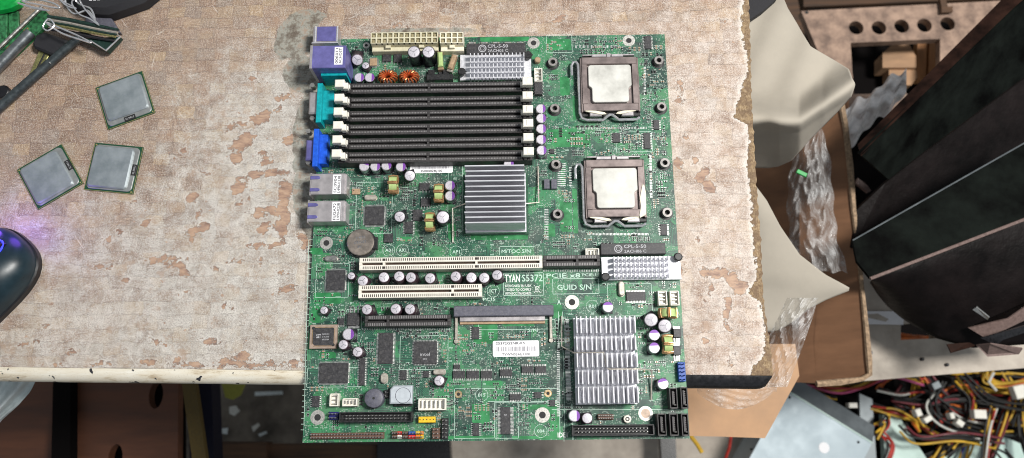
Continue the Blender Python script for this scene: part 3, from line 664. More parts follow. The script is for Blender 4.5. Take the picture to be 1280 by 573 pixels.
# ---- memory slots
ZS = 12.5
def dimm_slots():
    proto = None
    x0, _ = P(437, 150, ZS); x1, _ = P(654, 150, ZS); xl, _ = P(424, 150, 22); xr, _ = P(660, 150, 22)
    for i, py in enumerate([109.5, 127, 144, 161, 178.5, 195.8]):
        X, Y = P(545, py, ZS); w = 4.15
        if proto is None:
            b = MB(); b.M = Matrix.Translation((0, 0, ZT))
            hh = ZS-ZT
            b.box(x0, x1, -w, -0.75, 0, hh, .3); b.box(x0, x1, 0.75, w, 0, hh, .3); b.box(x0, x1, -.75, .75, 0, hh-3, 0)
            xk = x0+(x1-x0)*0.455; b.box(xk-.8, xk+.8, -.75, .75, hh-3, hh, 0); b.box(x0-2.5, x0, -w, w, 0, hh+1.8, .4); b.box(x1, x1+2.5, -w, w, 0, hh+1.8, .4)
            for xa, xb in ((x0-7.5, x0-2.5), (x1+2.5, x1+6.5)): b.box(xa, xb, -w, -1.9, 0, hh+0.5, .4); b.box(xa, xb, 1.9, w, 0, hh+.5, .4); b.box(xa, xb, -1.9, 1.9, 0, 2, 0)
            slot = b.build('memory_slot', 'slot_black', board)
            c = MB(); c.M = Matrix.Translation((0, 0, ZT)); n = 110
            for k in range(n):
                x = x0+2+(x1-x0-4)*k/(n-1)
                if abs(x-xk) < 1.6: continue
                for yy in (-2.0, 2.0): c.box(x-.34, x+.34, yy-.5, yy+.5, hh, hh+.05)
            c.build('contact_row', 'contact', slot)
            for sx, xc in ((-1, xl), (1, xr)):
                l = MB(); l.M = Matrix.Translation((xc, 0, ZT)); hz = 22-ZT
                (l.box(-4.6, 2.4, -2.6, 3.4, hz-5, hz, .5), l.box(1.6, 5.0, -3.6, 1.2, hz-6, hz-.8, .5)) if sx < 0 else l.box(-3.8, 3.8, -3.1, 3.1, hz-5, hz, .5)
                l.box(-1.6, 1.8, -1.7, 1.7, 2, hz-4.8, .1); l.box(-1.5*0 + (1.2 if sx < 0 else -5.2), 5.4 if sx < 0 else -1.2, -1.6, 1.6, hz-9, hz-5.2, .4)
                if sx > 0:
                    l.box(-1.0, 1.0, -2.0, 2.0, hz, hz+0.4, .15)
                l.build('latch', 'white_plastic', slot)
            proto = slot; o = slot
        else: o = copy_tree(proto, board)
        o.location = (0, Y*S, 0)
    a = P(437, 95, ZT); occ(x0-12, x1+10, P(545,109,ZS)[1]+4, P(545,196,ZS)[1]-4)
dimm_slots()

# ---- expansion slots
def pci(x0, y0, x1, y1, h, body, keys, n, label, twin=True, hole='slot_hole', mid='slot_brown', bot=None):
    z = ZT+h; a = rect(x0, y0, x1, y1, z); yc = (a[2]+a[3])/2; b = MB(); g = 0.85
    b.box(a[0], a[1], a[2], yc-g, ZT, z, .25); b.box(a[0], a[1], yc+g, a[3], ZT, z, .25); b.box(a[0], a[0]+2, yc-g, yc+g, ZT, z); b.box(a[1]-2, a[1], yc-g, yc+g, ZT, z)
    b.box(a[0]+2, a[1]-2, yc-g, yc+g, ZT, z-3.5, mi=1)
    for k in keys: xk = a[0]+(a[1]-a[0])*k; b.box(xk-.8, xk+.8, yc-g, yc+g, z-3.5, z)
    o = b.build('expansion_slot', [body, mid], board, loc=((a[0]+a[1])/2, yc, ZT)); 
    c = MB(); off = (a[3]-a[2])*0.32
    for i in range(n):
        x = a[0]+3+(a[1]-a[0]-6)*i/(n-1)
        if any(abs(x-(a[0]+(a[1]-a[0])*k)) < 1.2 for k in keys): continue
        for s_ in (-1, 1): c.box(x-.3, x+.3, yc+s_*off-.95, yc+s_*off+.95, z, z+.04)
    for k in keys:
        xk = a[0]+(a[1]-a[0])*k
        if body == 'slot_white':
            for s_ in (-1, 1): c.box(xk-1.1, xk+1.1, yc+s_*off-.9, yc+s_*off+.9, z, z+.05)
    c.build('contact_row', hole, o); occ(a[0], a[1], a[2]-1, a[3]+1); return o
pci(449,321,678,336.5,11,'slot_white',(0.135,0.64),92,'')
pci(448,356,602,372,11,'slot_white',(0.765,),58,'')
pci(679,319,750,333,10,'slot_black',(0.6,),30,'',hole='contact',mid='chip_dark')
pci(456,394,563,408,10,'slot_black',(0.27,),44,'',hole='contact',mid='chip_dark')
# slanting card slot
a = rect(567,382,692,395,9); b = MB(); b.box(a[0], a[1], a[2], a[3], ZT, 9, .5); o = b.build('card_slot', 'grey_plastic', board, loc=(a[0], a[2], ZT)); occ(a[0], a[1], a[2]-9, a[3])
b = MB(); b.box(a[0]+4, a[1]-6, a[2]-3.2, a[2]+.1, ZT, 5.5, .3); b.build('shield', 'port_metal', o)
b = MB(); b.box(a[0]+4, a[1]-6, a[2]-5.0, a[2]-3.2, ZT, 3.2, .2); b.build('slot_lip', 'tan_part', o)
for xx in (a[0]+.5, a[1]-3): b = MB(); b.box(xx, xx+2, a[2]-16, a[2], ZT, 4, .4); b.cyl(xx+1, a[2]-17, ZT, 3.5, 1.5); b.build('side_arm', 'pale_part', o)

# ---- heat sinks
def fins_h():
    zt = ZT+29; a = rect(581,206,656,279,zt); b0 = MB(); b0.box(a[0]-1, a[1]+1, a[2]-1, a[3]+1, ZT+1.5, ZT+6); o = b0.build('finned_heat_sink', 'aluminium', board, loc=((a[0]+a[1])/2, (a[2]+a[3])/2, ZT))
    f = MB(); n = 12
    for i in range(n):
        y = a[2]+0.6+(a[3]-a[2]-1.2)*i/(n-1); j = 0.35*math.sin(i*2.1)
        f.box(a[0]+j, a[1]+j*.4, y-.55, y+.55, ZT+5.9, zt+.3*math.sin(i*1.7), .25)
    f.build('fins', 'aluminium', o)
    w = MB(); y = (a[2]+a[3])/2; xr = P(674, 290, 3)[0]; xl = P(566, 290, 3)[0]
    w.tube([(xl, P(566,303,3)[1], 2.4), (xl, P(566,262,3)[1], 6), (a[0]+1, P(566,256,3)[1], 8)], .55)
    w.tube([(xr, P(674,208,3)[1], 2.4), (xr, P(674,255,3)[1], 6), (a[1]-1, P(674,257,3)[1], 8)], .55); w.build('retaining_wire', 'pale_part', o)
    c = MB(); c.box(a[0]-2.6, a[1]+2.6, a[2]-2, a[3]+2, ZT, ZT+1.4); c.build('chip_carrier', 'substrate', o)
    occ(a[0]-4, a[1]+7, a[2]-2, a[3]+6)
fins_h()
def pins_big():
    zt = ZT+20; a = rect(721,395,797,504,zt); b0 = MB(); b0.box(a[0]-.5, a[1]+.5, a[2]-.5, a[3]+.5, ZT+1.2, ZT+5); o = b0.build('pin_heat_sink', 'pin_aluminium', board, loc=((a[0]+a[1])/2, (a[2]+a[3])/2, ZT))
    f = MB(); nx, ny = 13, 5; H = a[3]-a[2]; rows = [(0, .185), (.215, .375), (.405, .57), (.60, .765), (.80, 1.0)]
    for i in range(nx):
        x = a[0]+.5+(a[1]-a[0]-1)*i/(nx-1)
        for j, (r0, r1) in enumerate(rows):
            sh = 0.25*math.sin(i*3+j*2); f.box(x-.42+sh, x+.42+sh, a[2]+H*r0, a[2]+H*r1, ZT+4.9, zt, .2)
    f.build('fins', 'pin_aluminium', o)
    w = MB(); xm = (a[0]+a[1])/2; y1 = a[2]+H*.585; y2 = a[2]+H*.39
    w.tube([(P(702,395,4)[0], P(702,395,4)[1], 2.5), (P(702,433,9)[0], P(702,433,9)[1], 8), (a[0]-1, y1, 13), (xm-1.5, y1, 15), (xm, y2+1, 15), (xm+2, y2, 14.5), (a[1]+2, y2, 12), (P(815,466,6)[0], y2-.5, 6), (P(815,500,6)[0], P(815,500,3)[1], 2)], .55)
    w.build('retaining_wire', 'pale_part', o); occ(a[0]-2, a[1]+2, a[2]-1, a[3]+3)
pins_big()
def vrm(px0, py0, px1, py1, base, bar, txt, pins, nx, ny, cb=True):
    """small pin heat sink on the power stage, with the dark printed bar behind it"""
    zb = ZT+3.5; A = rect(*base, zb); B = rect(*bar, ZT+6); b = MB(); b.box(B[0], B[1], B[2], B[3], ZT, ZT+6, .4); o = b.build('power_module', 'chip', board, loc=(B[0], B[2], ZT))
    t_ = MB(); hh = B[3]-B[2]; L = B[1]-B[0]; t_.text(txt[0], B[0]+L*.36, B[2]+hh*.55, ZT+6.03, hh*.30, 0, L*.34, 0, .12); t_.text(txt[1], B[0]+L*.36, B[2]+hh*.14, ZT+6.03, hh*.26, 0, L*.34, 0, .06)
    cx, cy = B[0]+L*.27, B[2]+hh*.5
    for r in (hh*.36, hh*.2): t_.ring(cx, cy, ZT+6.01, ZT+6.04, r*.78, r)
    t_.build('module_print', 'print_grey', o)
    s_ = MB(); s_.box(A[0], A[1], A[2], A[3], ZT+1.6, zb, .2); sk = s_.build('heat_sink', 'pin_aluminium', board, loc=(A[0], A[2], ZT))
    D = rect(*pins, ZT+11); f = MB()
    for i in range(nx):
        for j in range(ny):
            x = D[0]+(D[1]-D[0])*i/(nx-1); H = (D[3]-D[2])/ny; y = D[2]+H*j
            f.box(x-.38, x+.38, y+.25, y+H-.75, zb-.1, ZT+11, .15)
    f.build('fins', 'pin_aluminium', sk)
    occ(min(A[0], B[0]), max(A[1], B[1]), A[2], B[3]); return o
o1 = vrm(0,0,0,0,(575,68,664,100),(583,54,657,67),('CPL-5-50','2ACH05 C'),(588,65,655,98),15,5)
o2 = vrm(0,0,0,0,(752,321,851,350),(751,304,832,318),('CPL-5-50','2ACH06 C'),(768,319,836,347),14,4)
for px, py in [(660,68),(577,89),(848,321),(757,346)]:
    x, y = P(px, py, ZT+9); b = MB(); b.cyl(x, y, ZT, ZT+8.6, 1.6, 12); b.cyl(x, y, ZT+6, ZT+9, 3.1, 18, ch=.8); b.box(x-.4, x+3.8, y-.35, y+.35, ZT+7.5, ZT+8.2); b.build('push_pin', 'black_plastic', board); occ(x-3, x+3, y-3, y+3)
for k in range(5):
    x, y = P(590+k*15, 53, 5); b = MB(); b.M = Matrix.Translation((x, y, 0)); b.box(-2.6, 2.6, -1.6, 1.2, ZT, 3.4, .3, mi=1); b.box(-1.6, 1.6, -.8, .8, 3.4, 4.0, .2, mi=0); b.build('power_terminal', ['leads', 'pale_part'], board)
b = MB(); a = rect(533,88,566,100,6); b.box(a[0],a[1],a[2],a[3]-3,ZT,6,.5); b.box(a[0]+1,a[0]+6,a[3]-3,a[3]+1,ZT,5,.4); b.box(a[1]-8,a[1]-3,a[3]-3,a[3]+1.5,ZT,5,.4); b.box(a[0]+9,a[0]+13,a[3]-3,a[3],ZT,3.5,.4); b.build('power_bracket','black_plastic',board); occ(a[0],a[1],a[2],a[3])
# ---- power connectors
def power_conn(x0, y0, x1, y1, n, body, h=13):
    """top face in the photo runs y0..y1; sockets fill the upper two thirds"""
    z = ZT+h; a = rect(x0, y0, x1, y1, z); b = MB(); W_ = a[1]-a[0]; H_ = a[3]-a[2]; cell = W_/n
    b.box(a[0], a[1], a[2], a[3], ZT, z-2.5, .2)
    for i in range(n+1): x = a[0]+i*cell; b.box(x-.55 if i else x, x+.55 if i < n else x, a[2], a[3], z-2.5, z)
    for y in (a[2], a[2]+H_/2, a[3]): b.box(a[0]+.56, a[1]-.56, (y-.5 if y > a[2] else y), (y+.5 if y < a[3] else y), z-2.5, z-.05)
    b.box(a[0], a[1], a[2]-3.6, a[2], ZT, z-6, .4); 
    for k in range(max(1, n//6)): xc = a[0]+W_*(k+.5)/max(1, n//6); b.box(xc-2, xc+2, a[2]-2.4, a[2], z-6, z-3, .3)
    o = b.build('power_connector', body, board, loc=((a[0]+a[1])/2, (a[2]+a[3])/2, ZT)); c = MB()
    for i in range(n):
        for j in (0, 1):
            x = a[0]+(i+.5)*cell; y = a[2]+H_*(.25+.5*j); c.box(x-cell*.30, x+cell*.30, y-H_*.15, y+H_*.15, z-2.5, z-1.2, .3)
    c.build('pin_wells', 'cream_hole', o); occ(a[0], a[1], a[2]-4, a[3])
power_conn(463.5, 40.5, 547, 54, 12, 'cream'); power_conn(550, 40.5, 579, 54, 4, 'cream_pale')

# ---- rear ports
def port_box(x0, y0, x1, y1, h, m, name, lip=0, ch=.5):
    z = ZT+h; a = rect(x0, y0, x1, y1, z); b = MB(); b.box(a[0], a[1], a[2], a[3], ZT+.1, z, ch); o = b.build(name, m, board, loc=((a[0]+a[1])/2, (a[2]+a[3])/2, ZT)); occ(a[0], a[1], a[2], a[3]); return o, a, z
o, a, z = port_box(391, 33, 422, 53, 12, 'port_metal', 'port_shell')
b = MB(); b.box(a[0]+3.2, a[1]-1.2, a[2]+.8, a[3]-.4, z-.1, z+.25, .1); b.build('shell_top', 'port_blue_sheen', o); b = MB(); b.box(a[0]+1.5, a[0]+2.6, a[2], a[3], z, z+.6, .2); b.box(a[1]-.8, a[1]+.2, a[2], a[3], z-.2, z+.5, .2); b.box(a[0]-.6, a[1]+.6, a[2]-.8, a[2], ZT+1, z+.2, .2); b.build('shell_flange', 'aluminium', o)
o, a, z = port_box(388, 57, 432, 85, 27, 'port_blue_sheen', 'port_shell')
b = MB(); b.box(a[0]-.5, a[0]+1.5, a[2]-.3, a[3]+.3, ZT+4, z+.1, .2); b.box(a[0]+6, a[1]-1, a[2]-2, a[2], ZT, z-9, .3, mi=1); b.build('shell_flange', ['port_metal', 'teal'], o)
def sticker(o, x0, y0, x1, y1, z, lines, vertical=True):
    a = rect(x0, y0, x1, y1, z); b = MB(); b.box(a[0], a[1], a[2], a[3], z, z+.08); s = b.build('paper_label', 'paper_white', o, loc=(a[0], a[2], z)); t_ = MB(); W_ = a[1]-a[0]; H_ = a[3]-a[2]
    for k, l in enumerate(lines):
        if vertical: t_.text(l, a[0]+W_*(.14+.84*(k+.0)/len(lines))+W_*.30, a[2]+H_*.06, z+.1, W_*.62/len(lines), 0, H_*.86, PI/2, .08)
    t_.build('label_print', 'ink', s)
sticker(o, 418, 59, 428.5, 81, z+.02, ['006011', 'ACHOST'])
o, a, z = port_box(403, 113, 417, 150, 9, 'teal', 'serial_port'); f = MB(); q = rect(395.5, 104, 402, 153, 15); f.box(q[0], q[1], q[2], q[3], ZT, 15, .4); f.build('port_flange', 'teal', o); q = rect(386, 115, 395, 142, 12)
f = MB(); f.box(q[0], q[1]+2, q[2], q[3], ZT+1.5, 12, 1); f.build('port_rim', 'port_metal', o); 
for yy in (108, 149): f = MB(); p = P(391, yy, 7); f.cyl(p[0], p[1], 3, 9, 2.0, 6); f.build('hex_screw', 'crystal', o)
o, a, z = port_box(399, 168, 409, 205, 8, 'vga_blue', 'video_port'); f = MB(); q = rect(391, 161, 397.5, 208, 15); f.box(q[0], q[1], q[2], q[3], ZT, 15, .4); f.build('port_flange', 'vga_blue', o); q = rect(382, 175, 391, 200, 12)
f = MB(); f.box(q[0], q[1]+2, q[2], q[3], ZT+1.5, 12, 1); f.build('port_rim', 'port_blue_sheen', o); 
for yy in (165, 204): f = MB(); p = P(386, yy, 7); f.cyl(p[0], p[1], 3, 9, 2.0, 6); f.build('hex_screw', 'crystal', o)
for (x0, y0, x1, y1, l, sx0, sx1) in [(388,217,431,243,('SC0904','L490-0238'),416,427),(385,251,430,277,('FEGA72','L490-0238'),415,426)]:
    o, a, z = port_box(x0, y0, x1, y1, 13.5, 'port_metal', 'network_port'); W_ = a[1]-a[0]; H_ = a[3]-a[2]
    f = MB()
    for fy in (.22, .80):
        y = a[2]+H_*fy; p = [(a[0]-.2, y-1.3), (a[0]+5.5, y-1.3), (a[0]+7, y-.6), (a[0]+7, y+.6), (a[0]+5.5, y+1.3), (a[0]-.2, y+1.3)]; f.prism(p, z-.6, z+.5, .25)
    f.build('spring_tab', 'port_blue_sheen', o); f = MB(); f.box(a[1]-2.6, a[1]-2.0, a[2]+.5, a[3]-.5, z, z+.25); f.box(a[1]-.1, a[1]+1.1, a[2]+.3, a[3]-.3, ZT, z-1.5, .2)
    f.box(a[0]-.6, a[0]+.5, a[2]-.6, a[3]+.6, ZT, z-.4, .2); f.build('shell_flange', 'port_metal', o); sticker(o, sx0, y0+1.5, sx1, y1-.5, z+.02, list(l))
# ---- battery
x, y = P(450.5, 303, 6.5); b = MB(); b.cyl(x+.8, y-.4, ZT, 4.2, 10.6, 36); b.box(x+7, x+12.2, y-5, y+4, ZT, 6, .4); o = b.build('battery_holder', 'black_plastic', board, loc=(x, y, ZT)); occ(x-11, x+12, y-11, y+11)
b = MB(); b.lathe([(9.3, 4.3), (9.9, 4.6), (9.9, 6.6), (9.4, 7.0), (8.6, 7.05)], x, y, 44); o2 = b.build('coin_battery', 'battery', o)
b = MB(); b.text('+', x-3.6, y+1.6, 7.08, 3, 0); b.text('KTS', x-1, y+2.4, 7.08, 1.9, 0, 4.5, .1, .1); b.text('CR2032', x-4.5, y-1.4, 7.08, 1.7, 0, 9, .12, .1); b.text('3V', x-2, y-4.5, 7.08, 1.8, 0, 3.2, .1, .1); b.build('battery_print', 'paper_white' if False else 'can_side', o2)

# ---- processor sockets and their processors
def lid_poly(a, r=2.2, notch=True):
    x0, x1, y0, y1 = a; w = x1-x0; h = y1-y0; p = []
    def arc(cx, cy, a0): return [(cx+r*math.cos(a0+PI/2*k/5), cy+r*math.sin(a0+PI/2*k/5)) for k in range(6)]
    i = w*.075; yn = y0+h*.40
    p += arc(x0+i+r, y0+r, PI); p += arc(x1-i-r, y0+r, -PI/2); p += [(x1-i, yn-1.2), (x1-i+.6, yn), (x1-.6, yn+.8), (x1, yn+1.8)]
    p += arc(x1-r, y1-r, 0); p += arc(x0+r, y1-r, PI/2); p += [(x0, yn+1.8), (x0+.6, yn+.8), (x0+i-.6, yn), (x0+i, yn-1.2)]; return p
def socket(X, Y, label, smear):
    so = None; b = MB(); O = Vector((X, Y, 0))
    def T(mb): mb.M = Matrix.Translation((X, Y, 0)); return mb
    b = T(MB()); b.box(-22.5, 22.5, -24.5, 24, ZT, ZT+3.2, .4); so = b.build('processor_socket', 'black_plastic', board, loc=(X, Y, ZT))
    # hollow load plate: four bars with chamfers round the lid opening
    zt = ZT+7.2; b = T(MB()); ox, oy = 17.2, 16.6
    b.box(-21, 21, oy, 22.5, zt-1.6, zt, .5); b.box(-21, 21, -21.5, -oy+1.0, zt-1.6, zt, .5); b.box(-21, -ox, -oy+1.0, oy, zt-1.55, zt-.03, .1); b.box(ox, 21, -oy+1.0, oy, zt-1.55, zt-.03, .1)
    b.box(-22.2, -20.9, -22, 22, ZT+2, zt-.8, .3); b.box(20.9, 22.2, -22, 22, ZT+2, zt-.8, .3)
    b.build('load_plate', 'socket_plate', so)
    b = T(MB()); b.box(-13, -2, 22.6, 25, zt-2, zt+.1, .4); b.box(2, 11, 22.6, 25, zt-2, zt+.1, .4); b.box(-1.6, 1.4, 22.6, 26, zt-3, zt-.4, .3); b.box(-20, 20, 25, 26.3, ZT, zt-3, .3); b.build('hinge_tabs', 'port_metal', so)
    b = T(MB()); z = ZT+5
    b.tube([(-28.5, 9, 5), (-28.6, 17, 5.2), (-27.2, 20, 5.4), (-24.8, 20, 5.6), (-23.6, 17.5, z), (-23.4, 5, z-.3), (-23.3, -22, z-1), (-22, -26, z-1), (-18, -27.6, z-1), (-6, -27.7, z-1), (-4.6, -26.5, z), (-1, -24.2, z+.6), (1, -24.4, z+.6), (4.5, -27, z), (6, -27.7, z-1), (19, -27.6, z-1), (21.5, -26, z-1)], 1.1, 8)
    b.build('load_lever', 'chrome', so)
    b = T(MB()); b.box(-16, -7, -25.2, -21.8, ZT+3, zt-1.2, .5); b.box(8, 17, -25.2, -21.8, ZT+3, zt-1.2, .5); b.build('lever_clamp', 'port_metal', so)
    b = T(MB()); p = [(-20.5, -20.6), (-19, -21.8), (-7, -24.4), (-3.5, -24.0), (-5, -22.6), (-12, -21.2)]; b.prism(p, zt-1.4, zt-.2, .2); b.prism([(q[0]*-1.0, q[1]+.3) for q in p], zt-1.5, zt-.4, .2)
    if smear: b.prism([(20, 3), (21.3, 2), (22.3, -4), (21.6, -20), (17, -22.6), (16.5, -20.5), (18, -14), (17.4, -8)], zt+.02, zt+.7, .25)
    b.build('dried_paste', 'cream_pale', so); occ(X-29, X+24, Y-29, Y+27)
    pr = empty('processor', (X, Y, 4.8)); tag(pr, label, 'processor')
    b = T(MB()); b.box(-17.1, 17.1, -15.5, 16.5, 4.8, ZT+5.0); b.build('substrate', 'socket_plate', pr)
    b = T(MB()); b.prism(lid_poly((-16.3, 16.3, -14.9, 15.6)), ZT+5, ZT+7.9, .35); b.build('metal_lid', 'lid_sheen', pr)
s1 = P(762.5, 105.5, 8.5); s2 = P(769, 236, 8.5)
socket(*s1, 'pale lidded processor clamped in the upper of the two board sockets', False)
socket(*s2, 'pale lidded processor clamped in the lower socket, beside a cream paste smear', True)

# ---- headers and other connectors
def header(x0, y0, x1, y1, nx, ny, h, body, pin='leads', shroud=False, name='pin_header', ph=None, mi=None):
    z = ZT+h; a = rect(x0, y0, x1, y1, z); b = MB()
    if shroud:
        w = .9; b.box(a[0], a[1], a[2], a[2]+w, ZT, z, .2); b.box(a[0], a[1], a[3]-w, a[3], ZT, z, .2); b.box(a[0], a[0]+w, a[2]+w, a[3]-w, ZT, z, .0); b.box(a[1]-w, a[1], a[2]+w, a[3]-w, ZT, z, 0); b.box(a[0]+w, a[1]-w, a[2]+w, a[3]-w, ZT, z-5.5)
    else: b.box(a[0], a[1], a[2], a[3], ZT, z, .3)
    o = b.build(name, body, board, loc=((a[0]+a[1])/2, (a[2]+a[3])/2, ZT)); c = MB(); W_, H_ = a[1]-a[0], a[3]-a[2]; pz = z-(1.0 if shroud else 0)+(ph or (0 if shroud else 5))
    m = 3.2 if shroud else 0
    for i in range(nx):
        for j in range(ny):
            x = a[0]+m+(W_-2*m)*(i+.5)/nx; y = a[2]+m*.45+(H_-m*.9)*(j+.5)/ny; c.box(x-.34, x+.34, y-.34, y+.34, ZT+1, pz, .12)
    c.build('pins', pin, o); occ(a[0], a[1], a[2], a[3]); return o, a
header(715, 531, 818, 545, 20, 2, 8.8, 'black_plastic', shroud=True, name='drive_connector')
header(424, 515, 515, 528, 17, 2, 8.8, 'black_plastic', shroud=True, name='drive_connector')
header(388, 541, 480, 549, 25, 2, 2.5, 'brown_header', ph=3); header(747, 518, 767, 525, 7, 2, 2.5, 'brown_header', ph=3)
header(704, 57, 775, 61, 10, 1, 2.5, 'chip_dark', 'tan_part', ph=2) if False else None
header(411, 515, 423, 525, 3, 2, 2.5, 'navy', ph=5); header(540, 535, 550, 549, 2, 3, 2.5, 'brown_header', ph=4); header(552, 523, 560, 549, 2, 5, 2.5, 'black_plastic', ph=4)
header(848, 453, 857, 477, 2, 5, 4, 'header_blue', 'header_blue', ph=4, name='pin_header')
for x0, x1, m in [(490,496,'brown_header'),(496.5,502,'red'),(503,510,'brown_header'),(510.5,519,'header_blue'),(519.5,525,'yellow'),(525.5,529,'orange')]:
    header(x0, 539.5, x1, 543.5, 2, 1, 3, m, ph=4, name='pin_header'); header(x0, 544, x1, 548.5, 2, 1, 3, {'header_blue':'red','yellow':'orange','red':'white_plastic','orange':'yellow'}.get(m, m), ph=4, name='pin_header')
header(480, 488, 486, 498, 1, 2, 2.5, 'black_plastic', ph=4)
def wafer(x0, y0, x1, y1, n, horiz, m='white_plastic', h=6, inner='cream_pale'):
    z = ZT+h; a = rect(x0, y0, x1, y1, z); b = MB(); w = .7
    b.box(a[0], a[1], a[2], a[2]+w, ZT, z, .1); b.box(a[0], a[1], a[3]-w, a[3], ZT, z-2, .1); b.box(a[0], a[0]+w, a[2]+w, a[3]-w, ZT, z, 0); b.box(a[1]-w, a[1], a[2]+w, a[3]-w, ZT, z, 0); b.box(a[0]+w, a[1]-w, a[2]+w, a[3]-w, ZT, z-3.5)
    o = b.build('wire_connector', m, board, loc=((a[0]+a[1])/2, (a[2]+a[3])/2, ZT)); c = MB()
    for i in range(n):
        f = (i+.6)/(n+.2)
        if horiz: x = a[0]+(a[1]-a[0])*f; c.box(x-.3, x+.3, a[2]+1.6, a[3]-1.4, z-3.5, z-1.2, .1)
        else: y = a[2]+(a[3]-a[2])*f; c.box(a[0]+1.6, a[1]-1.4, y-.3, y+.3, z-3.5, z-1.2, .1)
    c.build('pins', 'leads', o); occ(a[0], a[1], a[2], a[3])
wafer(523, 498, 557, 513, 6, True, h=8); wafer(412, 492, 423, 508, 3, False); wafer(428, 498, 446, 508, 4, True); wafer(668, 84, 678, 102, 4, False); wafer(732, 310, 749, 321, 4, True); wafer(823, 363, 834, 382, 4, False); wafer(838, 363, 849, 382, 4, False)
o, a = header(523, 521, 544, 528.5, 5, 1, 5, 'yellow', 'ink', ph=.3, name='pin_header')
def sata(x0, y0, x1, y1):
    a = rect(x0, y0, x1, y1, ZT+9); b = MB(); b.box(a[0], a[1], a[2], a[3], ZT, ZT+3, .3); w = .8; xm = a[0]+(a[1]-a[0])*.45
    b.box(a[0], a[0]+w, a[2], a[3], ZT+3, ZT+9, .2); b.box(a[1]-w, a[1], a[2], a[3], ZT+3, ZT+9, .2); b.box(a[0]+w, a[1]-w, a[2], a[2]+w, ZT+3, ZT+9, 0); b.box(a[0]+w, a[1]-w, a[3]-w, a[3], ZT+3, ZT+8.6, 0)
    b.box(xm-.7, xm+.7, a[2]+2, a[3]-2, ZT+3, ZT+8.4, .2); b.box(xm-.7, xm+2.2, a[2]+2, a[2]+3, ZT+3, ZT+8.4, .2)
    o = b.build('data_socket', 'slot_black', board, loc=(a[0], a[2], ZT)); c = MB()
    for i in range(7): y = a[2]+3+(a[3]-a[2]-6)*i/6; c.box(xm+.72, xm+1.1, y-.3, y+.3, ZT+3, ZT+8.2)
    c.build('contact_row', 'contact', o); occ(a[0], a[1], a[2], a[3])
for q in [(837,485,847,511),(851,484,860,511),(822,517,833,545),(837,517,848,545),(852,517,861,545)]: sata(*q)
x, y = P(467, 498, ZT+8); b = MB(); b.lathe([(6.6, ZT), (6.8, ZT+6), (6.3, ZT+7.6), (5.6, ZT+8), (0.9, ZT+8)], x, y, 32); o = b.build('buzzer', 'grey_plastic', board, loc=(x, y, ZT)); b = MB(); b.cyl(x, y, ZT+7.8, ZT+8.1, .9, 12); b.build('sound_hole', 'hole_dark', o); occ(x-7, x+7, y-7, y+7)
a = rect(487, 482, 515, 505, ZT+8); b = MB(); c = 2.6; b.prism([(a[0],a[2]),(a[1],a[2]),(a[1],a[3]),(a[0]+c,a[3]),(a[0],a[3]-c)], ZT+1.5, ZT+8, .9); o = b.build('cell_holder_cap', 'inductor', board, loc=(a[0], a[2], ZT)); occ(a[0], a[1], a[2]-2, a[3])
b = MB(); x, y = (a[0]+a[1])/2+1.6, (a[2]+a[3])/2-.6; b.ring(x, y, ZT+8, ZT+8.15, 5.1, 5.4); b.build('round_rim', 'grey_plastic', o); b = MB(); b.box(a[0]+2, a[1]-.5, a[2]-1.6, a[2]+2, ZT, ZT+1.5, .3); b.build('cap_base', 'black_plastic', o)
x, y = P(784.5, 524, 5); b = MB(); b.cyl(x, y, ZT, 4.6, 2.8, 8, ch=.4); b.ring(x, y, 4.6, 4.9, .8, 1.4, mi=1); b.build('small_switch', ['slot_white', 'hole_dark'], board); occ(x-3, x+3, y-3, y+3)
x, y = P(672, 74, 6); b = MB(); b.cyl(x, y, ZT, 5.5, 2.3, 14, ch=.5); b.build('small_capacitor', 'tan_part', board); occ(x-3, x+3, y-3, y+3)

# ---- stickers on the board
def label(x0, y0, x1, y1, lines, bars, seed):
    a = rect(x0, y0, x1, y1, ZT+.4); b = MB(); r = .8; b.prism([(a[0]+r,a[2]),(a[1]-r,a[2]),(a[1],a[2]+r),(a[1],a[3]-r),(a[1]-r,a[3]),(a[0]+r,a[3]),(a[0],a[3]-r),(a[0],a[2]+r)], ZT+.25, ZT+.4)
    o = b.build('paper_label', 'paper_white', board, loc=(a[0], a[2], ZT)); t_ = MB(); W_, H_ = a[1]-a[0], a[3]-a[2]; z = ZT+.43; rr = random.Random(seed)
    for s, fx, fy, fw, fh, bo in lines: t_.text(s, a[0]+fx*W_, a[2]+fy*H_, z, fh*H_, 0, fw*W_, 0, bo)
    x = a[0]+bars[0]*W_
    while x < a[0]+bars[2]*W_: w = rr.choice((.2, .2, .4, .55)); t_.box(x, x+w, a[2]+bars[1]*H_, a[2]+bars[3]*H_, z-.02, z, 0, mi=1); x += w+rr.choice((.3, .3, .5))
    t_.build('label_print', ['ink', 'ink_grey'], o); occ(a[0], a[1], a[2], a[3])
label(616, 426, 674, 446, [('S5372G2NR-RS', .07, .76, .62, .15, .1), ('TYWN0246J1100', .2, .07, .6, .15, .05)], (.08, .33, .92, .63), 3)
label(512.5, 206, 566, 216.5, [('2500020246J100', .25, .12, .5, .26, .1)], (.06, .5, .9, .88), 5)

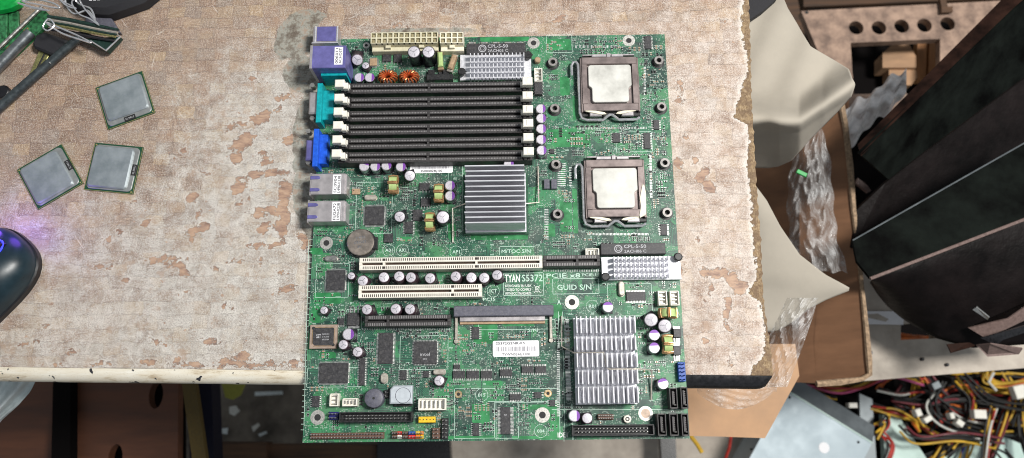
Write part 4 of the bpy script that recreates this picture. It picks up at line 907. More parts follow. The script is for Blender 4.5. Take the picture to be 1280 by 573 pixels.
# ---- silk screen
silk_text('TYAN', 631, 343.5, 649.5, 353, 1, .25); silk_text('S5372', 652.5, 343.5, 678, 352, 0, .12)
for k, s_ in enumerate(('DESIGNED IN USA', 'TESTED TO COMPLY', 'WITH FCC STANDARDS')): silk_text(s_, 631.5, 356+k*4.8, 664, 359+k*4.8, 1, .08)
silk_rect(629.5, 341.5, 679.5, 369.5); silk_rect(691, 348.5, 748.5, 367.5); silk_text('GUID S/N', 696.5, 356, 739, 362.5, 0, .12)
silk_text('PCIE x8', 683, 342, 725, 347.3, 0, .12); silk_text('PCIE-1', 728, 342, 745, 345.5, 0, .05); silk_text('M/TOC S/N', 627, 312, 663, 316.5, 0, .1); silk_line([P(624.5, 319), P(624.5, 308.5), P(668, 308.5)], .3)
silk_text('PCI5', 604, 372.5, 619, 376, 0, .1); silk_text('A', 696.5, 375, 701, 381, 0, .1); silk_text('IDE1', 697, 541, 709, 547, 1, .2); silk_text('S/N', 660, 411, 672, 415, 0)
for px, py, s_ in [(486,313,'A01'),(503,313,'AX1'),(570,315,'AP1'),(616.5,364,'ICT'),(740.5,383,'R01'),(676,539,'004'),(602,494,'015')]:
    silk_circle(px, py, 4.4); silk_text(s_, px-4.5, py-2, px+4.5, py+2, 0, .08)
silk_circle(409, 390, 4.6, full=.8); silk_circle(451, 443, 4.6, full=.7)
# the bin with a cross: mark beside the compliance text
c = P(671.5, 361.5); silk_line([(c[0]-2.2, c[1]-2.6), (c[0]+2.2, c[1]+2.8)], .35, 1); silk_line([(c[0]+2.2, c[1]-2.6), (c[0]-2.2, c[1]+2.8)], .35, 1); silk_line([(c[0]-1.5, c[1]+1.8), (c[0]+1.5, c[1]+1.8), (c[0]+1, c[1]-2), (c[0]-1, c[1]-2)], .35, 1, closed=True)
c = rect(663, 368, 675, 369.4, ZT); 
for (x0, y0, x1, y1) in [(433,387,452,412),(683,44,715,66),(598,400,694,412),(395,330,436,372),(760,355,815,395),(445,228,490,292),(770,165,815,190),(384,460,452,484),(500,420,560,462),(568,486,620,548),(560,203,578,290),(715,505,716,550),(618,503,648,548),(640,486,700,503)]: silk_rect(x0, y0, x1, y1, .28)
silk_line([P(705, 546), P(705, 552)], .3); silk_line([P(386, 300), P(380, 530)], .3); silk_line([P(698, 390), P(700, 548)], .35, 0); silk_line([P(703, 390), P(706, 540)], .25, 0); silk_line([P(610, 502), P(700, 502)], .3); silk_line([P(690, 512), P(850, 512)], .3)
silk_line([P(817, 460), P(706, 300), ], .0001) if False else None
rr = random.Random(11)
for k in range(34): y = 300+k*7.2; silk_line([P(387-(y-300)*.045, y), P(390.5-(y-300)*.045, y)], .3)       # ticks along the left rim
for k in range(26): x = P(640, 300)[0]; 
mat('bare_copper', (0.028, 0.21, 0.07), 0.38, 0, 0.25, 0.15)
for k, q in enumerate([(600,46.5,662,52),(683,49,714,63),(668,162,720,166),(690,166,738,184),(701,210,706,232),(716,236,722,292),(700,252,715,290),(588,292,660,300),(690,380,703,398),(592,404,622,430),(628,400,668,408),(652,506,690,512),(640,545,702,549),(686,500,700,545),(390,383,400,404),(388,310,404,318),(392,366,426,380),(468,385,486,392),
      (446,384,458,390),(606,476,628,482),(556,545,620,549),(560,280,570,300),(500,296,515,302),(680,280,694,296),(716,120,720,150),(400,440,420,448),(700,96,712,120),(590,505,612,530)]):
    a = rect(*q, ZT); c_ = min(1.5, (a[1]-a[0])*.3, (a[3]-a[2])*.3); z_ = ZT+.004+.0008*k; pour = MB(); pour.add([(a[0]+c_,a[2],z_),(a[1],a[2],z_),(a[1],a[3]-c_,z_),(a[1]-c_,a[3],z_),(a[0],a[3],z_),(a[0],a[2]+c_,z_)], [(0,1,2,3,4,5)]); pour.build('copper_area', 'bare_copper', pcb, smooth=0)
for q in [(629,341,680,370),(690,340,750,369),(624,307,669,319),(602,371,620,377),(695,373,703,383),(695,539,712,549)]: occ_px(*q)
for px, py in [(486,313),(503,313),(570,315),(616.5,364),(740.5,383),(676,539),(602,494)]: p_ = P(px, py); occ(p_[0]-4.4, p_[0]+4.4, p_[1]-4.4, p_[1]+4.4)
# rows of test pads near the sockets
def pad_row(x0, y0, x1, y1, n, w=.5, h=1.6, vert=False):
    pads = MB()
    for k in range(n):
        f = k/(n-1); p = P(x0+(x1-x0)*f, y0+(y1-y0)*f)
        if vert: pads.box(p[0]-h/2, p[0]+h/2, p[1]-w/2, p[1]+w/2, ZT, ZT+.12)
        else: pads.box(p[0]-w/2, p[0]+w/2, p[1]-h/2, p[1]+h/2, ZT, ZT+.12)
    pads.build('pad_row', 'solder', pcb)
pad_row(722,161,808,160,46); pad_row(735,293,810,293,44); pad_row(720,58.5,774,58.5,12,1.3,2.2); pad_row(806,85,806,118,10,1.6,1.8,True); pad_row(813,195,814,246,16,1.6,1.8,True); pad_row(683,262,683,298,18,.6,3,True)
pad_row(708,400,711,500,60,.6,3.5,True); pad_row(453,411.5,562,411.5,52,.5,1.4); pad_row(679,338.5,750,338.5,34,.5,1.4); pad_row(702,205,702,232,12,.8,6,True); pad_row(713,210,713,232,8,.9,2,True); pad_row(698,420,698,520,44,.6,2.2,True)
silk_o = None
# ---- hundreds of tiny surface mounted parts
def free(x0, x1, y0, y1):
    if x0 < -131.5 or x1 > 131.5 or y0 < -150.5 or y1 > 150.5: return False
    for a in OCC:
        if x0 < a[1] and x1 > a[0] and y0 < a[3] and y1 > a[2]: return False
    return True
SM = []   # (x, y, w, l, angle, kind)
def cluster(cx, cy, nx, ny, kind, vert, big=1.0):
    w, l = (.85*big, 1.7*big); px_, py_ = (w*1.75, l*1.6) if not vert else (l*1.6, w*1.75)
    for i in range(nx):
        for j in range(ny):
            x = cx+(i-(nx-1)/2)*px_; y = cy+(j-(ny-1)/2)*py_; hx, hy = (w/2, l/2+.2) if not vert else (l/2+.2, w/2)
            if rr.random() < .12: continue
            if free(x-hx, x+hx, y-hy, y+hy): SM.append((x, y, w, l, vert, kind)); OCC.append((x-hx-.15, x+hx+.15, y-hy-.15, y+hy+.15))
pinned = [(826,138,2,6),(828,165,3,4),(795,172,5,3),(800,185,5,2),(758,172,2,2),(738,184,3,1),(712,160,1,1),(820,255,2,5),(843,350,5,2),(830,300,5,3),(822,308,3,3),(700,306,7,2),(720,308,3,2),(735,300,4,1),(430,299,5,2),(440,292,4,2),(402,290,6,1),(412,298,4,1),
          (592,490,4,2),(585,515,4,3),(600,510,3,3),(575,520,3,3),(640,485,4,2),(655,485,3,2),(662,500,3,2),(655,475,2,2),(660,520,4,2),(655,530,3,2),(560,505,3,2),(500,455,5,1),(490,450,3,2),(620,480,3,1),(570,480,5,1),(706,245,3,2),(712,285,3,2),(840,190,2,5),(835,215,2,3)]
for px, py, nx, ny in pinned: c = P(px, py); cluster(c[0], c[1], nx, ny, rr.choice('rcr'), rr.random() < .5)
zones = [((60, 131, 20, 148), 130), ((-131, 131, -150, 150), 420), ((-60, 10, -150, -60), 90), ((-131, -60, -120, 0), 110), ((80, 131, 20, 148), 70), ((-131, -40, 10, 60), 70), ((0, 60, -150, -70), 50), ((95, 131, -110, 0), 60), ((-100,-40,110,135), 25)]
for (zx0, zx1, zy0, zy1), n in zones:
    for _ in range(n):
        v = rr.random() < .5; nx, ny = (rr.randint(2, 6), rr.randint(1, 2)) if rr.random() < .5 else (rr.randint(1, 2), rr.randint(2, 5))
        cluster(rr.uniform(zx0, zx1), rr.uniform(zy0, zy1), nx, ny, rr.choice('rrrccsd'), v, rr.choice((.85, 1, 1, 1.35)))
def smd(b, x, y, w, l, vert, kind):
    h = .55*w/.85; e = l*.26
    body = {'r': 0, 'c': 1, 'd': 2, 's': 0}[kind]
    if kind == 's':
        w, l = w*1.5, l*1.25; a, c = (l/2, w/2) if vert else (w/2, l/2); b.box(x-a*.7, x+a*.7, y-c*.7, y+c*.7, ZT+.1, ZT+1.0, .15, mi=0)
        for q in (-.5, .5): (b.box(x+q*a-.2, x+q*a+.2, y-c, y-c*.7, ZT, ZT+.4, mi=3) if not vert else b.box(x-a, x-a*.7, y+q*c-.2, y+q*c+.2, ZT, ZT+.4, mi=3))
        (b.box(x-.2, x+.2, y+c*.7, y+c, ZT, ZT+.4, mi=3) if not vert else b.box(x+a*.7, x+a, y-.2, y+.2, ZT, ZT+.4, mi=3)); return
    if vert: b.box(x-l/2+e, x+l/2-e, y-w/2, y+w/2, ZT, ZT+h, .08, mi=body); b.box(x-l/2, x-l/2+e, y-w/2, y+w/2, ZT, ZT+h+.02, .08, mi=3); b.box(x+l/2-e, x+l/2, y-w/2, y+w/2, ZT, ZT+h+.02, .08, mi=3)
    else: b.box(x-w/2, x+w/2, y-l/2+e, y+l/2-e, ZT, ZT+h, .08, mi=body); b.box(x-w/2, x+w/2, y-l/2, y-l/2+e, ZT, ZT+h+.02, .08, mi=3); b.box(x-w/2, x+w/2, y+l/2-e, y+l/2, ZT, ZT+h+.02, .08, mi=3)
SM.sort(key=lambda q: -q[2]); mats_ = ['chip_dark', 'tan_part', 'chip_dark', 'solder']
for q in SM[:100]: b = MB(); smd(b, *q); b.build('chip_component', mats_, board, loc=(q[0], q[1], ZT), smooth=0)
b = MB()
for q in SM[100:]: smd(b, *q)
tag(b.build('small_chip_components', mats_, board, smooth=0), kind='stuff')
for q in SM:                                                    # printed frames and reference ticks round some of them
    x, y, w, l, v, k = q
    if rr.random() < .55:
        a, c = (l/2+.35, w/2+.3) if v else (w/2+.3, l/2+.35)
        if rr.random() < .5: silk_line([(x-a, y-c), (x-a, y+c)], .22)
        else: silk_line([(x-a, y+c), (x+a, y+c)], .22)
# loose reference marks: short dashes in the bare areas
for _ in range(2600):
    x, y = rr.uniform(-131, 131), rr.uniform(-150, 150); a = rr.choice((.7, 1.1, 1.8)); 
    if free(x-a-.2, x+a+.2, y-.5, y+.5):
        if rr.random() < .55:
            for k in range(rr.randint(1, 4)): silk_line([(x-a+k*.75, y-.4), (x-a+k*.75, y+.4)], .25)
        elif rr.random() < .5: silk_line([(x-a, y), (x+a, y)], .22)
        else: silk_line([(x, y-a*.5), (x, y+a*.5)], .22)
silk.build('printed_marks', ['silk', 'silk_white'], pcb, smooth=0)
print('SMD', len(SM))

# ================================================================== loose processors on the bench
def loose_cpu(quad, notch, label):
    z = 3.6; pts = [Vector(P(*q, 1.3)) for q in quad]; c = sum(pts, Vector((0, 0)))/4
    d = (pts[1]-pts[0])+(pts[2]-pts[3]); ang = math.atan2(d.y, d.x)
    e = empty('processor', (c.x, c.y, 0), ang); tag(e, label, 'processor', 'loose processors on the bench')
    M = Matrix.Identity(4); b = MB(); h = 18.75; k = 1.1
    b.prism([(-h, -h), (h, -h), (h, h), (-h, h)], .0, 1.25, .12); 
    def bl(mb, n, m): o = mb.build(n, m, None); o.parent = e; return o
    bl(b, 'substrate', 'substrate')
    b = MB()
    for s_ in (-1, 1): b.box(s_*h-(.25 if s_ > 0 else -.0), s_*h+(.0 if s_ > 0 else .25), -h+.3, h-.3, 1.2, 1.3)
    b.box(-h+.2, h-.2, -h, -h+.25, 1.2, 1.3); b.cyl(-h+1.5, h-1.5, 1.2, 1.3, .7, 8); b.cyl(h-1.5, -h+1.5, 1.2, 1.3, .6, 8); bl(b, 'gold_edge', 'gold_edge')
    ca = notch*PI/2; Mr = Matrix.Rotation(ca, 4, 'Z')     # lid brim is widest on the notch side
    def rr_(x0, x1, y0, y1, r):
        p = []
        for cx, cy, a0 in ((x1-r, y1-r, 0), (x0+r, y1-r, PI/2), (x0+r, y0+r, PI), (x1-r, y0+r, -PI/2)):
            p += [(cx+r*math.cos(a0+PI/2*i/6), cy+r*math.sin(a0+PI/2*i/6)) for i in range(7)]
        return p
    b = MB(); b.M = Mr; b.prism(rr_(-17.4, 17.4, -17.3, 17.5, 3.4), 1.25, 2.1, .3); o = bl(b, 'lid_brim', 'lid_brim')
    b = MB(); b.M = Mr; b.prism(rr_(-16.3, 16.3, -13.6, 16.6, 3.0), 2.1, 3.9, .9); bl(b, 'metal_lid', 'lid_grey')
    b = MB(); b.M = Mr; b.box(-4.6, 4.2, -18.0, -14.2, 1.3, 2.3, .2); o = bl(b, 'brim_reflection', 'reflection_dark')  # dark box carries the brim's dark reflection, with print on top
    b = MB(); b.M = Mr; b.text('SL9RU', -3.6, -16.9, 2.33, 1.5, 0, 6.6); b.build('label_print', 'print_grey', None).parent = o
loose_cpu([(120.5,109),(176.5,88.5),(190,139),(132.4,160)], 0, 'loose square processor lying by itself above the other two loose ones')
loose_cpu([(21,211),(75,179),(100.5,229),(45,261)], 1, 'leftmost loose processor on the bench, lying tilted nearest the computer mouse')
loose_cpu([(117,177.5),(177,182),(164.5,243),(103.5,236)], 1, 'loose processor just right of the tilted one, corners almost touching')

# ================================================================== mouse and keys at the left of the bench
mat('mouse_shell', (0.006, 0.020, 0.029), 0.32, 0, 0.2, 0.08); mat('mouse_base', (0.008, 0.008, 0.010), 0.35)
def emit(name, col, st):
    m = bpy.data.materials.new(name); t = NT(m); t.out((*col, 1), 0.4, 0); t.ln((*col, 1), t.b.inputs['Emission Color']); t.b.inputs['Emission Strength'].default_value = st; MATS[name] = m
emit('blue_glow', (0.03, 0.04, 0.9), 2.2)
def mouse():
    c = P(-50, 372, 10); ang = math.atan2(.76, .65) - PI/2
    e = empty('computer_mouse', (c[0], c[1], 0), ang); tag(e, 'dark teal glossy computer mouse with a blue lit scroll wheel, cut by the left edge', 'computer mouse')
    def sh(rx, ry, ex, z0, hgt, name, m, nu=48, nv=14):
        b = MB()
        def pf(u, v):
            a = 2*PI*u; k = 1-v; cs, sn = math.cos(a), math.sin(a)
            r = (abs(cs)**ex+abs(sn)**ex)**(-1/ex); s_ = k**0.55 if v > 0 else 1; s_ = math.sqrt(max(0, 1-v**2.4))
            wst = 1-0.10*math.cos(sn*r*2.2)
            return (rx*r*cs*s_*wst, ry*r*sn*s_ + 4*(v), z0+hgt*(1-(1-v)**1.0)*(1-.10*sn*s_))
        b.grid(pf, nu, nv); o = b.build(name, m, None, smooth=70); o.parent = e; return o
    sh(32.5, 57, 2.7, 1.0, 7, 'base', 'mouse_base', nv=5) if False else None
    b = MB(); p = []
    for k in range(48):
        a = 2*PI*k/48; cs, sn = math.cos(a), math.sin(a); r = (abs(cs)**2.7+abs(sn)**2.7)**(-1/2.7); p.append((33*r*cs*(1-.1*math.cos(sn*r*2.2)), 57.5*r*sn))
    b.prism(p, .8, 7, 1.5); o = b.build('base', 'mouse_base', None); o.parent = e
    sh(32, 56.5, 2.7, 6.5, 27, 'shell', 'mouse_shell')
    b = MB(); b.M = Matrix.Translation((0, 39, 21)) @ Matrix.Rotation(PI/2, 4, 'Y'); b.lathe([(9, -3.5), (11, -2.5), (11, 2.5), (9, 3.5)], seg=28); o = b.build('scroll_wheel', 'mouse_base', None); o.parent = e
    b = MB(); b.tube([(5.5*math.cos(q/16*2*PI), 39+11*math.sin(q/16*2*PI), 25.6-1.6*math.sin(q/16*2*PI)) for q in range(16)], .7, 6, closed=True); o = b.build('wheel_light_ring', 'blue_glow', None); o.parent = e
mouse()
for (px, py, z, en) in [(-6, 286, 18, .030), (24, 289, 16, .012)]:
    d = bpy.data.lights.new('mouse_glow', 'POINT'); d.energy = en; d.color = (.25, .08, 1); d.shadow_soft_size = .006; o = bpy.data.objects.new('mouse_glow', d); C.objects.link(o); o.location = PV(px, py, z)*S
mat('brass', (0.40, 0.38, 0.16), 0.4, 0.8, 0.3, 0.8); mat('fabric_black', (0.016, 0.016, 0.020), 0.75, 0, 0.3, 1.5, bump=.2); mat('dull_tube', (0.22, 0.24, 0.25), 0.32, 0.8, 0.15, 0.2, stretch=(1,1,1))
mat('dark_tube', (0.07, 0.085, 0.09), 0.35, 0.6, 0.2, 0.3); mat('old_pcb', (0.03, 0.16, 0.06), 0.45, 0, 0.5, 0.3); mat('green_plastic', (0.0, 0.30, 0.05), 0.35); mat('dark_green', (0.02, 0.05, 0.04), 0.4, .3, .3, .6)
def loop(v):
    n = len(v); out = []
    for i in range(n):
        p0, p1, p2, p3 = v[i-1], v[i], v[(i+1) % n], v[(i+2) % n]
        for k in range(7): t_ = k/7; out.append(.5*((2*p1)+(p2-p0)*t_+(2*p0-5*p1+4*p2-p3)*t_*t_+(3*p1-p0-3*p2+p3)*t_**3))
    return out
def q3(pts, z): return [P(a, b, z) for a, b in pts]
b = MB(); b.tube([PV(112, 33, 9), PV(55, 82, 6), PV(-6, 136, 6)], [3.0, 3.3, 3.6], 16); o = b.build('metal_rod', 'dark_tube'); tag(o, 'long dark grey rod leaning out of the key pile, lowest of the rods', 'rod')
b = MB(); p = PV(62, 77, 8); b.cyl(0, 0, 0, .6, .9); b.M = Matrix.Translation((0,0,0)); k = MB(); k.tube([PV(61, 77, 9.3), PV(60.2, 77.8, 9.3)], 1.0, 8); x_ = k.build('bright_nick', 'leads', o)
b = MB(); b.tube([PV(37, 39, 8), PV(-8, 86, 8)], 4.1, 18); o = b.build('metal_tube', 'dull_tube'); tag(o, 'thick silver grey tube beside the green circuit strip at the left edge', 'tube')
b = MB(); b.prism(q3([(51,8),(64,22),(18,66),(-8,84),(-8,58)], 4), .5, 3.5, .2); o = b.build('circuit_strip', 'old_pcb'); tag(o, 'narrow green circuit strip with gold parts under a thin silver rod', 'circuit strip')
b = MB()
for px, py in [(15,54),(5,70),(8,57),(30,35)]: v = P(px, py, 5); b.M = Matrix.Translation((v[0], v[1], 3.5)) @ Matrix.Rotation(.8, 4, 'Z'); b.box(-2.2, 2.2, -.7, .7, 0, 1.2, .2)
b.M = Matrix.Identity(4); b.build('gold_contact', 'gold', o)
b = MB(); b.tube([PV(51, 7, 7), PV(-6, 62, 7)], 1.5, 10); o = b.build('thin_rod', 'crystal'); tag(o, 'thin bright silver rod lying along the green circuit strip', 'rod')
for i, q in enumerate([[(-8,8),(7,10),(6,58),(-8,60)], [(8,9),(20,12),(21,36),(9,48)]]):
    b = MB(); b.prism(q3(q, 3), .3, 3-i*.6, .3); o = b.build('circuit_offcut', 'old_pcb'); tag(o, ['pale green circuit offcut under the bright green plastic lid, at the left edge', 'small green circuit offcut, second from the left edge, under the silver rod'][i], 'circuit offcut')
b = MB(); b.prism(q3([(-8,-15),(28,-15),(20,2),(10,7),(-8,11)], 12), 5, 12, 2); o = b.build('green_cover', 'green_plastic'); tag(o, 'bright green plastic lid in the far left corner of the bench', 'plastic lid')
b = MB(); b.cyl(*P(0, 113, 4), 0, 4, 5.5, 24, ch=1); o = b.build('rubber_cap', 'mouse_base'); tag(o, 'round black rubber cap beside the end of the dark rod', 'rubber cap')
e = empty('car_key', PV(55, 58, 0)); tag(e, 'black headed key with a greenish brass blade, poking out of the key pile', 'key')
b = MB(); b.prism(q3([(42,42),(52,38),(82,48),(80,56),(70,68),(64,68),(40,58),(38,52)], 9), 3, 9, 1.6); b.build('key_head', 'fabric_black', e)
b = MB(); b.prism(q3([(48,61),(61,66),(49,88),(44,92),(37,97),(36,90)], 4), 2.5, 4.5, .3); o = b.build('key_blade', 'brass', e)
b = MB(); b.tube([PV(54, 66, 4.6), PV(42, 90, 4.6)], .7, 6); b.build('blade_groove', 'chip_dark', o)
e = empty('pocket_tool', PV(100, 40, 0)); tag(e, 'folding pocket tool of stacked dark and brassy metal plates with a pointed chrome end', 'pocket tool')
for k, (m, z, dz) in enumerate([('dark_green', 20, 0), ('pale_part', 18, 4), ('dark_green', 17, 7), ('brass', 16, 10), ('fabric_black', 12, 16)]):
    b = MB(); p0 = PV(58, 19+dz, z); p1 = PV(147-k*1.4, 36+dz*.85, z); b.tube([p0, p0.lerp(p1, .3)+Vector((0, .6, 0)), p0.lerp(p1, .7), p1], [1.2, 1.5, 1.4, 1.0], 6); b.build('plate', m, e)
b = MB(); b.prism(q3([(96,47),(148,44),(131,62)], 10), 4, 10, .5); b.build('blade_cover', 'dark_green', e)
b = MB(); b.tube([PV(112, 50, 11), PV(131, 62, 11), PV(149, 44.5, 11), PV(140, 38, 14)], .7, 6); b.build('chrome_edge', 'chrome', e)
for i, (pts, l) in enumerate([([(56,27),(75,40),(98,48),(112,52),(95,43),(72,33)], 'small wire loop hanging under the pocket tool plates'), ([(80,-4),(83,8),(92,16),(108,12),(117,24),(112,10),(98,4),(90,-4)], 'big steel key ring wrapped round the top of the pocket tool'),
                                ([(26,0),(50,5),(72,9),(66,3),(45,-2)], 'thin steel ring near the end of the silver rod')]):
    b = MB(); b.tube(loop([PV(x, y, 22-k*.8) for k, (x, y) in enumerate(pts)]), .75, 7, closed=True); tag(b.build('key_ring', 'chrome'), l, 'key ring')
for i, (pts, l) in enumerate([([(88,2),(97,16),(110,22),(122,30),(113,20),(103,8),(96,-3)], 'thin steel ring, inner one over the top of the pocket tool'), ([(20,2),(38,7),(60,12),(40,9)], 'flattened steel ring by the green plastic lid'),
        ([(59,22),(52,32),(58,37),(66,30)], 'small round steel ring at the left end of the pocket tool'), ([(72,-3),(82,6),(93,9),(80,2)], 'short steel ring half under the black pouch')]):
    b = MB(); b.tube(loop([PV(x, y, 24-k*.5) for k, (x, y) in enumerate(pts)]), .6, 7, closed=True); tag(b.build('key_ring', 'chrome'), l, 'key ring')
b = MB(); b.prism(q3([(66,-25),(205,-25),(176,-1),(150,8),(132,14),(108,13),(92,7),(78,-2)], 14), 1, 14, 4); o = b.build('fabric_pouch', 'fabric_black'); tag(o, 'black fabric pouch with a seam of white stitches behind the pocket tool', 'pouch')
k = MB()
for i in range(3): k.tube([PV(110+i*5, -1-i*.3, 14.6), PV(113+i*5, -1-i*.3, 14.6)], .5, 6)
k.build('white_stitch', 'paper_white', o)
b = MB(); b.prism(q3([(108,12),(133,14),(149,40),(120,36),(104,26)], 4), .4, 4.5, .8); tag(b.build('leather_tab', 'grey_plastic'), 'dark grey leather tab between the pouch and the pocket tool', 'leather tab')
b = MB(); b.box(*[v for v in (P(56,12,2)[0], P(60,12,2)[0], P(56,22,2)[1], P(56,18,2)[1])], 0, 1.2)
for px, py in []: pass

# ================================================================== below and beside the bench
def slab(pts, th, mb=None, mi=0):
    """pts: (px, py, z) photo corners of a top face; solid, th thick"""
    mb = mb or MB(); v = [PV(*p) for p in pts]; n = len(v)
    nrm = sum(((v[i]-v[0]).cross(v[(i+1) % n]-v[0]) for i in range(1, n-1)), Vector((0, 0, 0)))
    if nrm.z < 0: v = v[::-1]; nrm = -nrm
    nrm.normalize(); w = [p-nrm*th for p in v]
    mb.add(v+w, [tuple(range(n)), tuple(range(n, 2*n))[::-1]]+[(i, n+i, n+(i+1) % n, (i+1) % n) for i in range(n)], mi); return mb
def plate(outline, holes, z, th, name, m, parent=None):
    cu = bpy.data.curves.new('p', 'CURVE'); cu.dimensions = '2D'; cu.fill_mode = 'BOTH'; cu.extrude = th/2
    for poly in [outline]+holes:
        sp = cu.splines.new('POLY'); sp.points.add(len(poly)-1); sp.use_cyclic_u = True
        for q, (x, y) in zip(sp.points, poly): q.co = (x, y, 0, 1)
    o = bpy.data.objects.new('p', cu); C.objects.link(o); dg = bpy.context.evaluated_depsgraph_get(); me = bpy.data.meshes.new_from_object(o.evaluated_get(dg))
    b = MB(); b.add([(p.co.x, p.co.y, p.co.z+z-th/2) for p in me.vertices], [tuple(f.vertices) for f in me.polygons])
    bpy.data.objects.remove(o); bpy.data.curves.remove(cu); return b.build(name, m, parent, smooth=30)
mat('floor_dirty', (0.15, 0.13, 0.105), 0.85, 0, 0.5, 0.015, col2=(0.055, 0.045, 0.035), bump=0.5)
mat('ply_brown', (0.115, 0.042, 0.02), 0.55, 0, 0.2, 0.03, stretch=(0.3, 2, 1)); mat('plank', (0.09, 0.045, 0.022), 0.7, 0, 0.35, 0.05, stretch=(0.2, 3, 1))
mat('hardboard', (0.34, 0.23, 0.17), 0.7, 0, 0.25, 0.06, col2=(0.15, 0.095, 0.07), bump=.3, dust=.2)
mat('foam', (0.37, 0.335, 0.28), 0.8, 0, 0.08, 0.012, bump=.5); mat('carton', (0.27, 0.135, 0.07), 0.75, 0, 0.15, 0.03, stretch=(.3,2,1)); mat('carton_pale', (0.46, 0.275, 0.155), 0.75, 0, 0.12, 0.02); mat('torn_card', (0.36, 0.25, 0.16), 0.9, 0, 0.3, 0.3, bump=.5)
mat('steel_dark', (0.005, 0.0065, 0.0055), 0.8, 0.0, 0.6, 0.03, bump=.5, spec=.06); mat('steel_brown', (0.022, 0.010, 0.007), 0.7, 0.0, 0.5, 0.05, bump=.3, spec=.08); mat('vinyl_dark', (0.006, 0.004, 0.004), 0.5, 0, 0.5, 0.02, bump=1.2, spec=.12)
mat('pink_edge', (0.20, 0.14, 0.125), 0.4, .2); mat('shelf', (0.42, 0.375, 0.32), 0.7, 0, 0.25, 0.04, col2=(0.36, 0.31, 0.26), bump=.4, dust=.2)
mat('supply_grey', (0.28, 0.34, 0.375), 0.45, 0.2, 0.06, 0.03); mat('supply_side', (0.16, 0.18, 0.19), 0.4, 0.6, .1, .05); mat('mint', (0.55, 0.72, 0.66), 0.35, 0, 0.08, 0.03); mat('block_wood', (0.42, 0.25, 0.14), 0.65, 0, 0.2, 0.05, stretch=(.3,2,1)); mat('orange_wood', (0.42, 0.19, 0.07), 0.6, 0, .2, .06, stretch=(2,.3,1))
mat('cloth_white', (0.62, 0.68, 0.68), 0.8, 0, .15, .03, bump=1); mat('leaf_yellow', (0.34, 0.34, 0.06), 0.6); mat('strap_yellow', (0.10, 0.065, 0.01), 0.6); mat('shade_black', (0.004, 0.003, 0.003), 0.8, spec=.08)
mat('wire_yellow', (0.60, 0.36, 0.03), 0.45, 0, .25, .05); mat('wire_red', (0.42, 0.03, 0.02), 0.45, 0, .3, .05); mat('wire_black', (0.008, 0.008, 0.008), 0.5); mat('wire_orange', (0.60, 0.14, 0.02), 0.45, 0, .25, .05); mat('wire_white', (0.6, 0.6, 0.55), 0.4); mat('wire_blue', (0.06, 0.08, 0.35), 0.35); mat('wire_maroon', (0.16, 0.02, 0.03), 0.4); mat('wire_pink', (0.6, 0.1, 0.25), 0.4)
m = bpy.data.materials.new('clear_film'); t = NT(m); MATS['clear_film'] = m
n_ = t.noise(0.07, 5, 0.7); t.out((0.80, 0.80, 0.80, 1), 0.12, 0, 0.8); t.ln(t.mr(n_, 0.38, 0.7, 0.12, 0.55), t.b.inputs['Alpha']); t.bump(t.noise(0.05, 4, 0.65, dist=1.5), 6, 1)
b = MB(); b.add([(-2200,-2200,-700),(2200,-2200,-700),(2200,2200,-700),(-2200,2200,-700)], [(0,1,2,3)]); tag(b.build('floor', 'floor_dirty', smooth=0), 'dirty concrete floor', kind='structure'); 
# left, in the shade of the bench
for i, (pts, lab) in enumerate([([(-25,430,-350),(74,430,-350),(66,610,-350),(-25,610,-350)], 'brown wooden panel under the bench, next to the white cloth at the left edge'),
                                ([(88,430,-335),(222,430,-335),(221,610,-335),(89,610,-335)], 'wide brown wooden panel under the bench with two dark oval hand holes')]):
    if i == 0: o = slab(pts, 14).build('wooden_panel', 'ply_brown')
    else:
        ov = lambda cx, cy, a, b_: [(P(cx, cy, -335)[0]+a*math.cos(k/20*2*PI), P(cx, cy, -335)[1]+b_*math.sin(k/20*2*PI)) for k in range(20)]
        o = plate([P(a, b_, -335) for a, b_, c_ in pts], [ov(194, 494, 8, 15), ov(143, 573, 8, 15)], -335, 14, 'wooden_panel', 'ply_brown')
    tag(o, lab, 'wood panel')
tag(slab([(66,430,-320),(80,430,-320),(87,430,-320),(86,610,-320),(62,610,-320)], 60).build('gap_shade', 'shade_black'), 'black slab standing for shade between the two brown panels under the bench', 'shade slab')  # black slab put into the gap, where there is only shade
tag(slab([(95,440,-420),(215,440,-420),(215,610,-420),(95,610,-420)], 40).build('hole_shade', 'shade_black'), 'black slab standing for shade seen through the oval holes of the brown panel', 'crate')  # added black backing, makes the oval holes look shaded
o = slab([(221,440,-300),(238,440,-300),(262,610,-300),(244,610,-300)], 8).build('strap', 'strap_yellow'); tag(o, 'dull yellow strap hanging under the bench beside the brown panel', 'strap')
tag(slab([(238,440,-420),(262,440,-420),(268,610,-420),(236,610,-420)], 30).build('dark_board', 'dark_blue'), 'dark blue board standing behind the dull yellow strap', 'board')
b = MB()
def clf(u, v):
    y = 455+ (540-455)*v; xr = np.interp(y, [455,476,490,508,524,540], [48,43,36,20,2,-12]); x = -45+(xr+45)*u; z = -70-60*v+10*math.sin(u*9+v*3)+6*math.sin(u*23+v*7); return tuple(PV(x, y, z))
b.grid(clf, 40, 24); tag(b.build('white_cloth', 'cloth_white', smooth=80), 'crumpled white cloth hanging below the bench at the left edge', 'cloth')
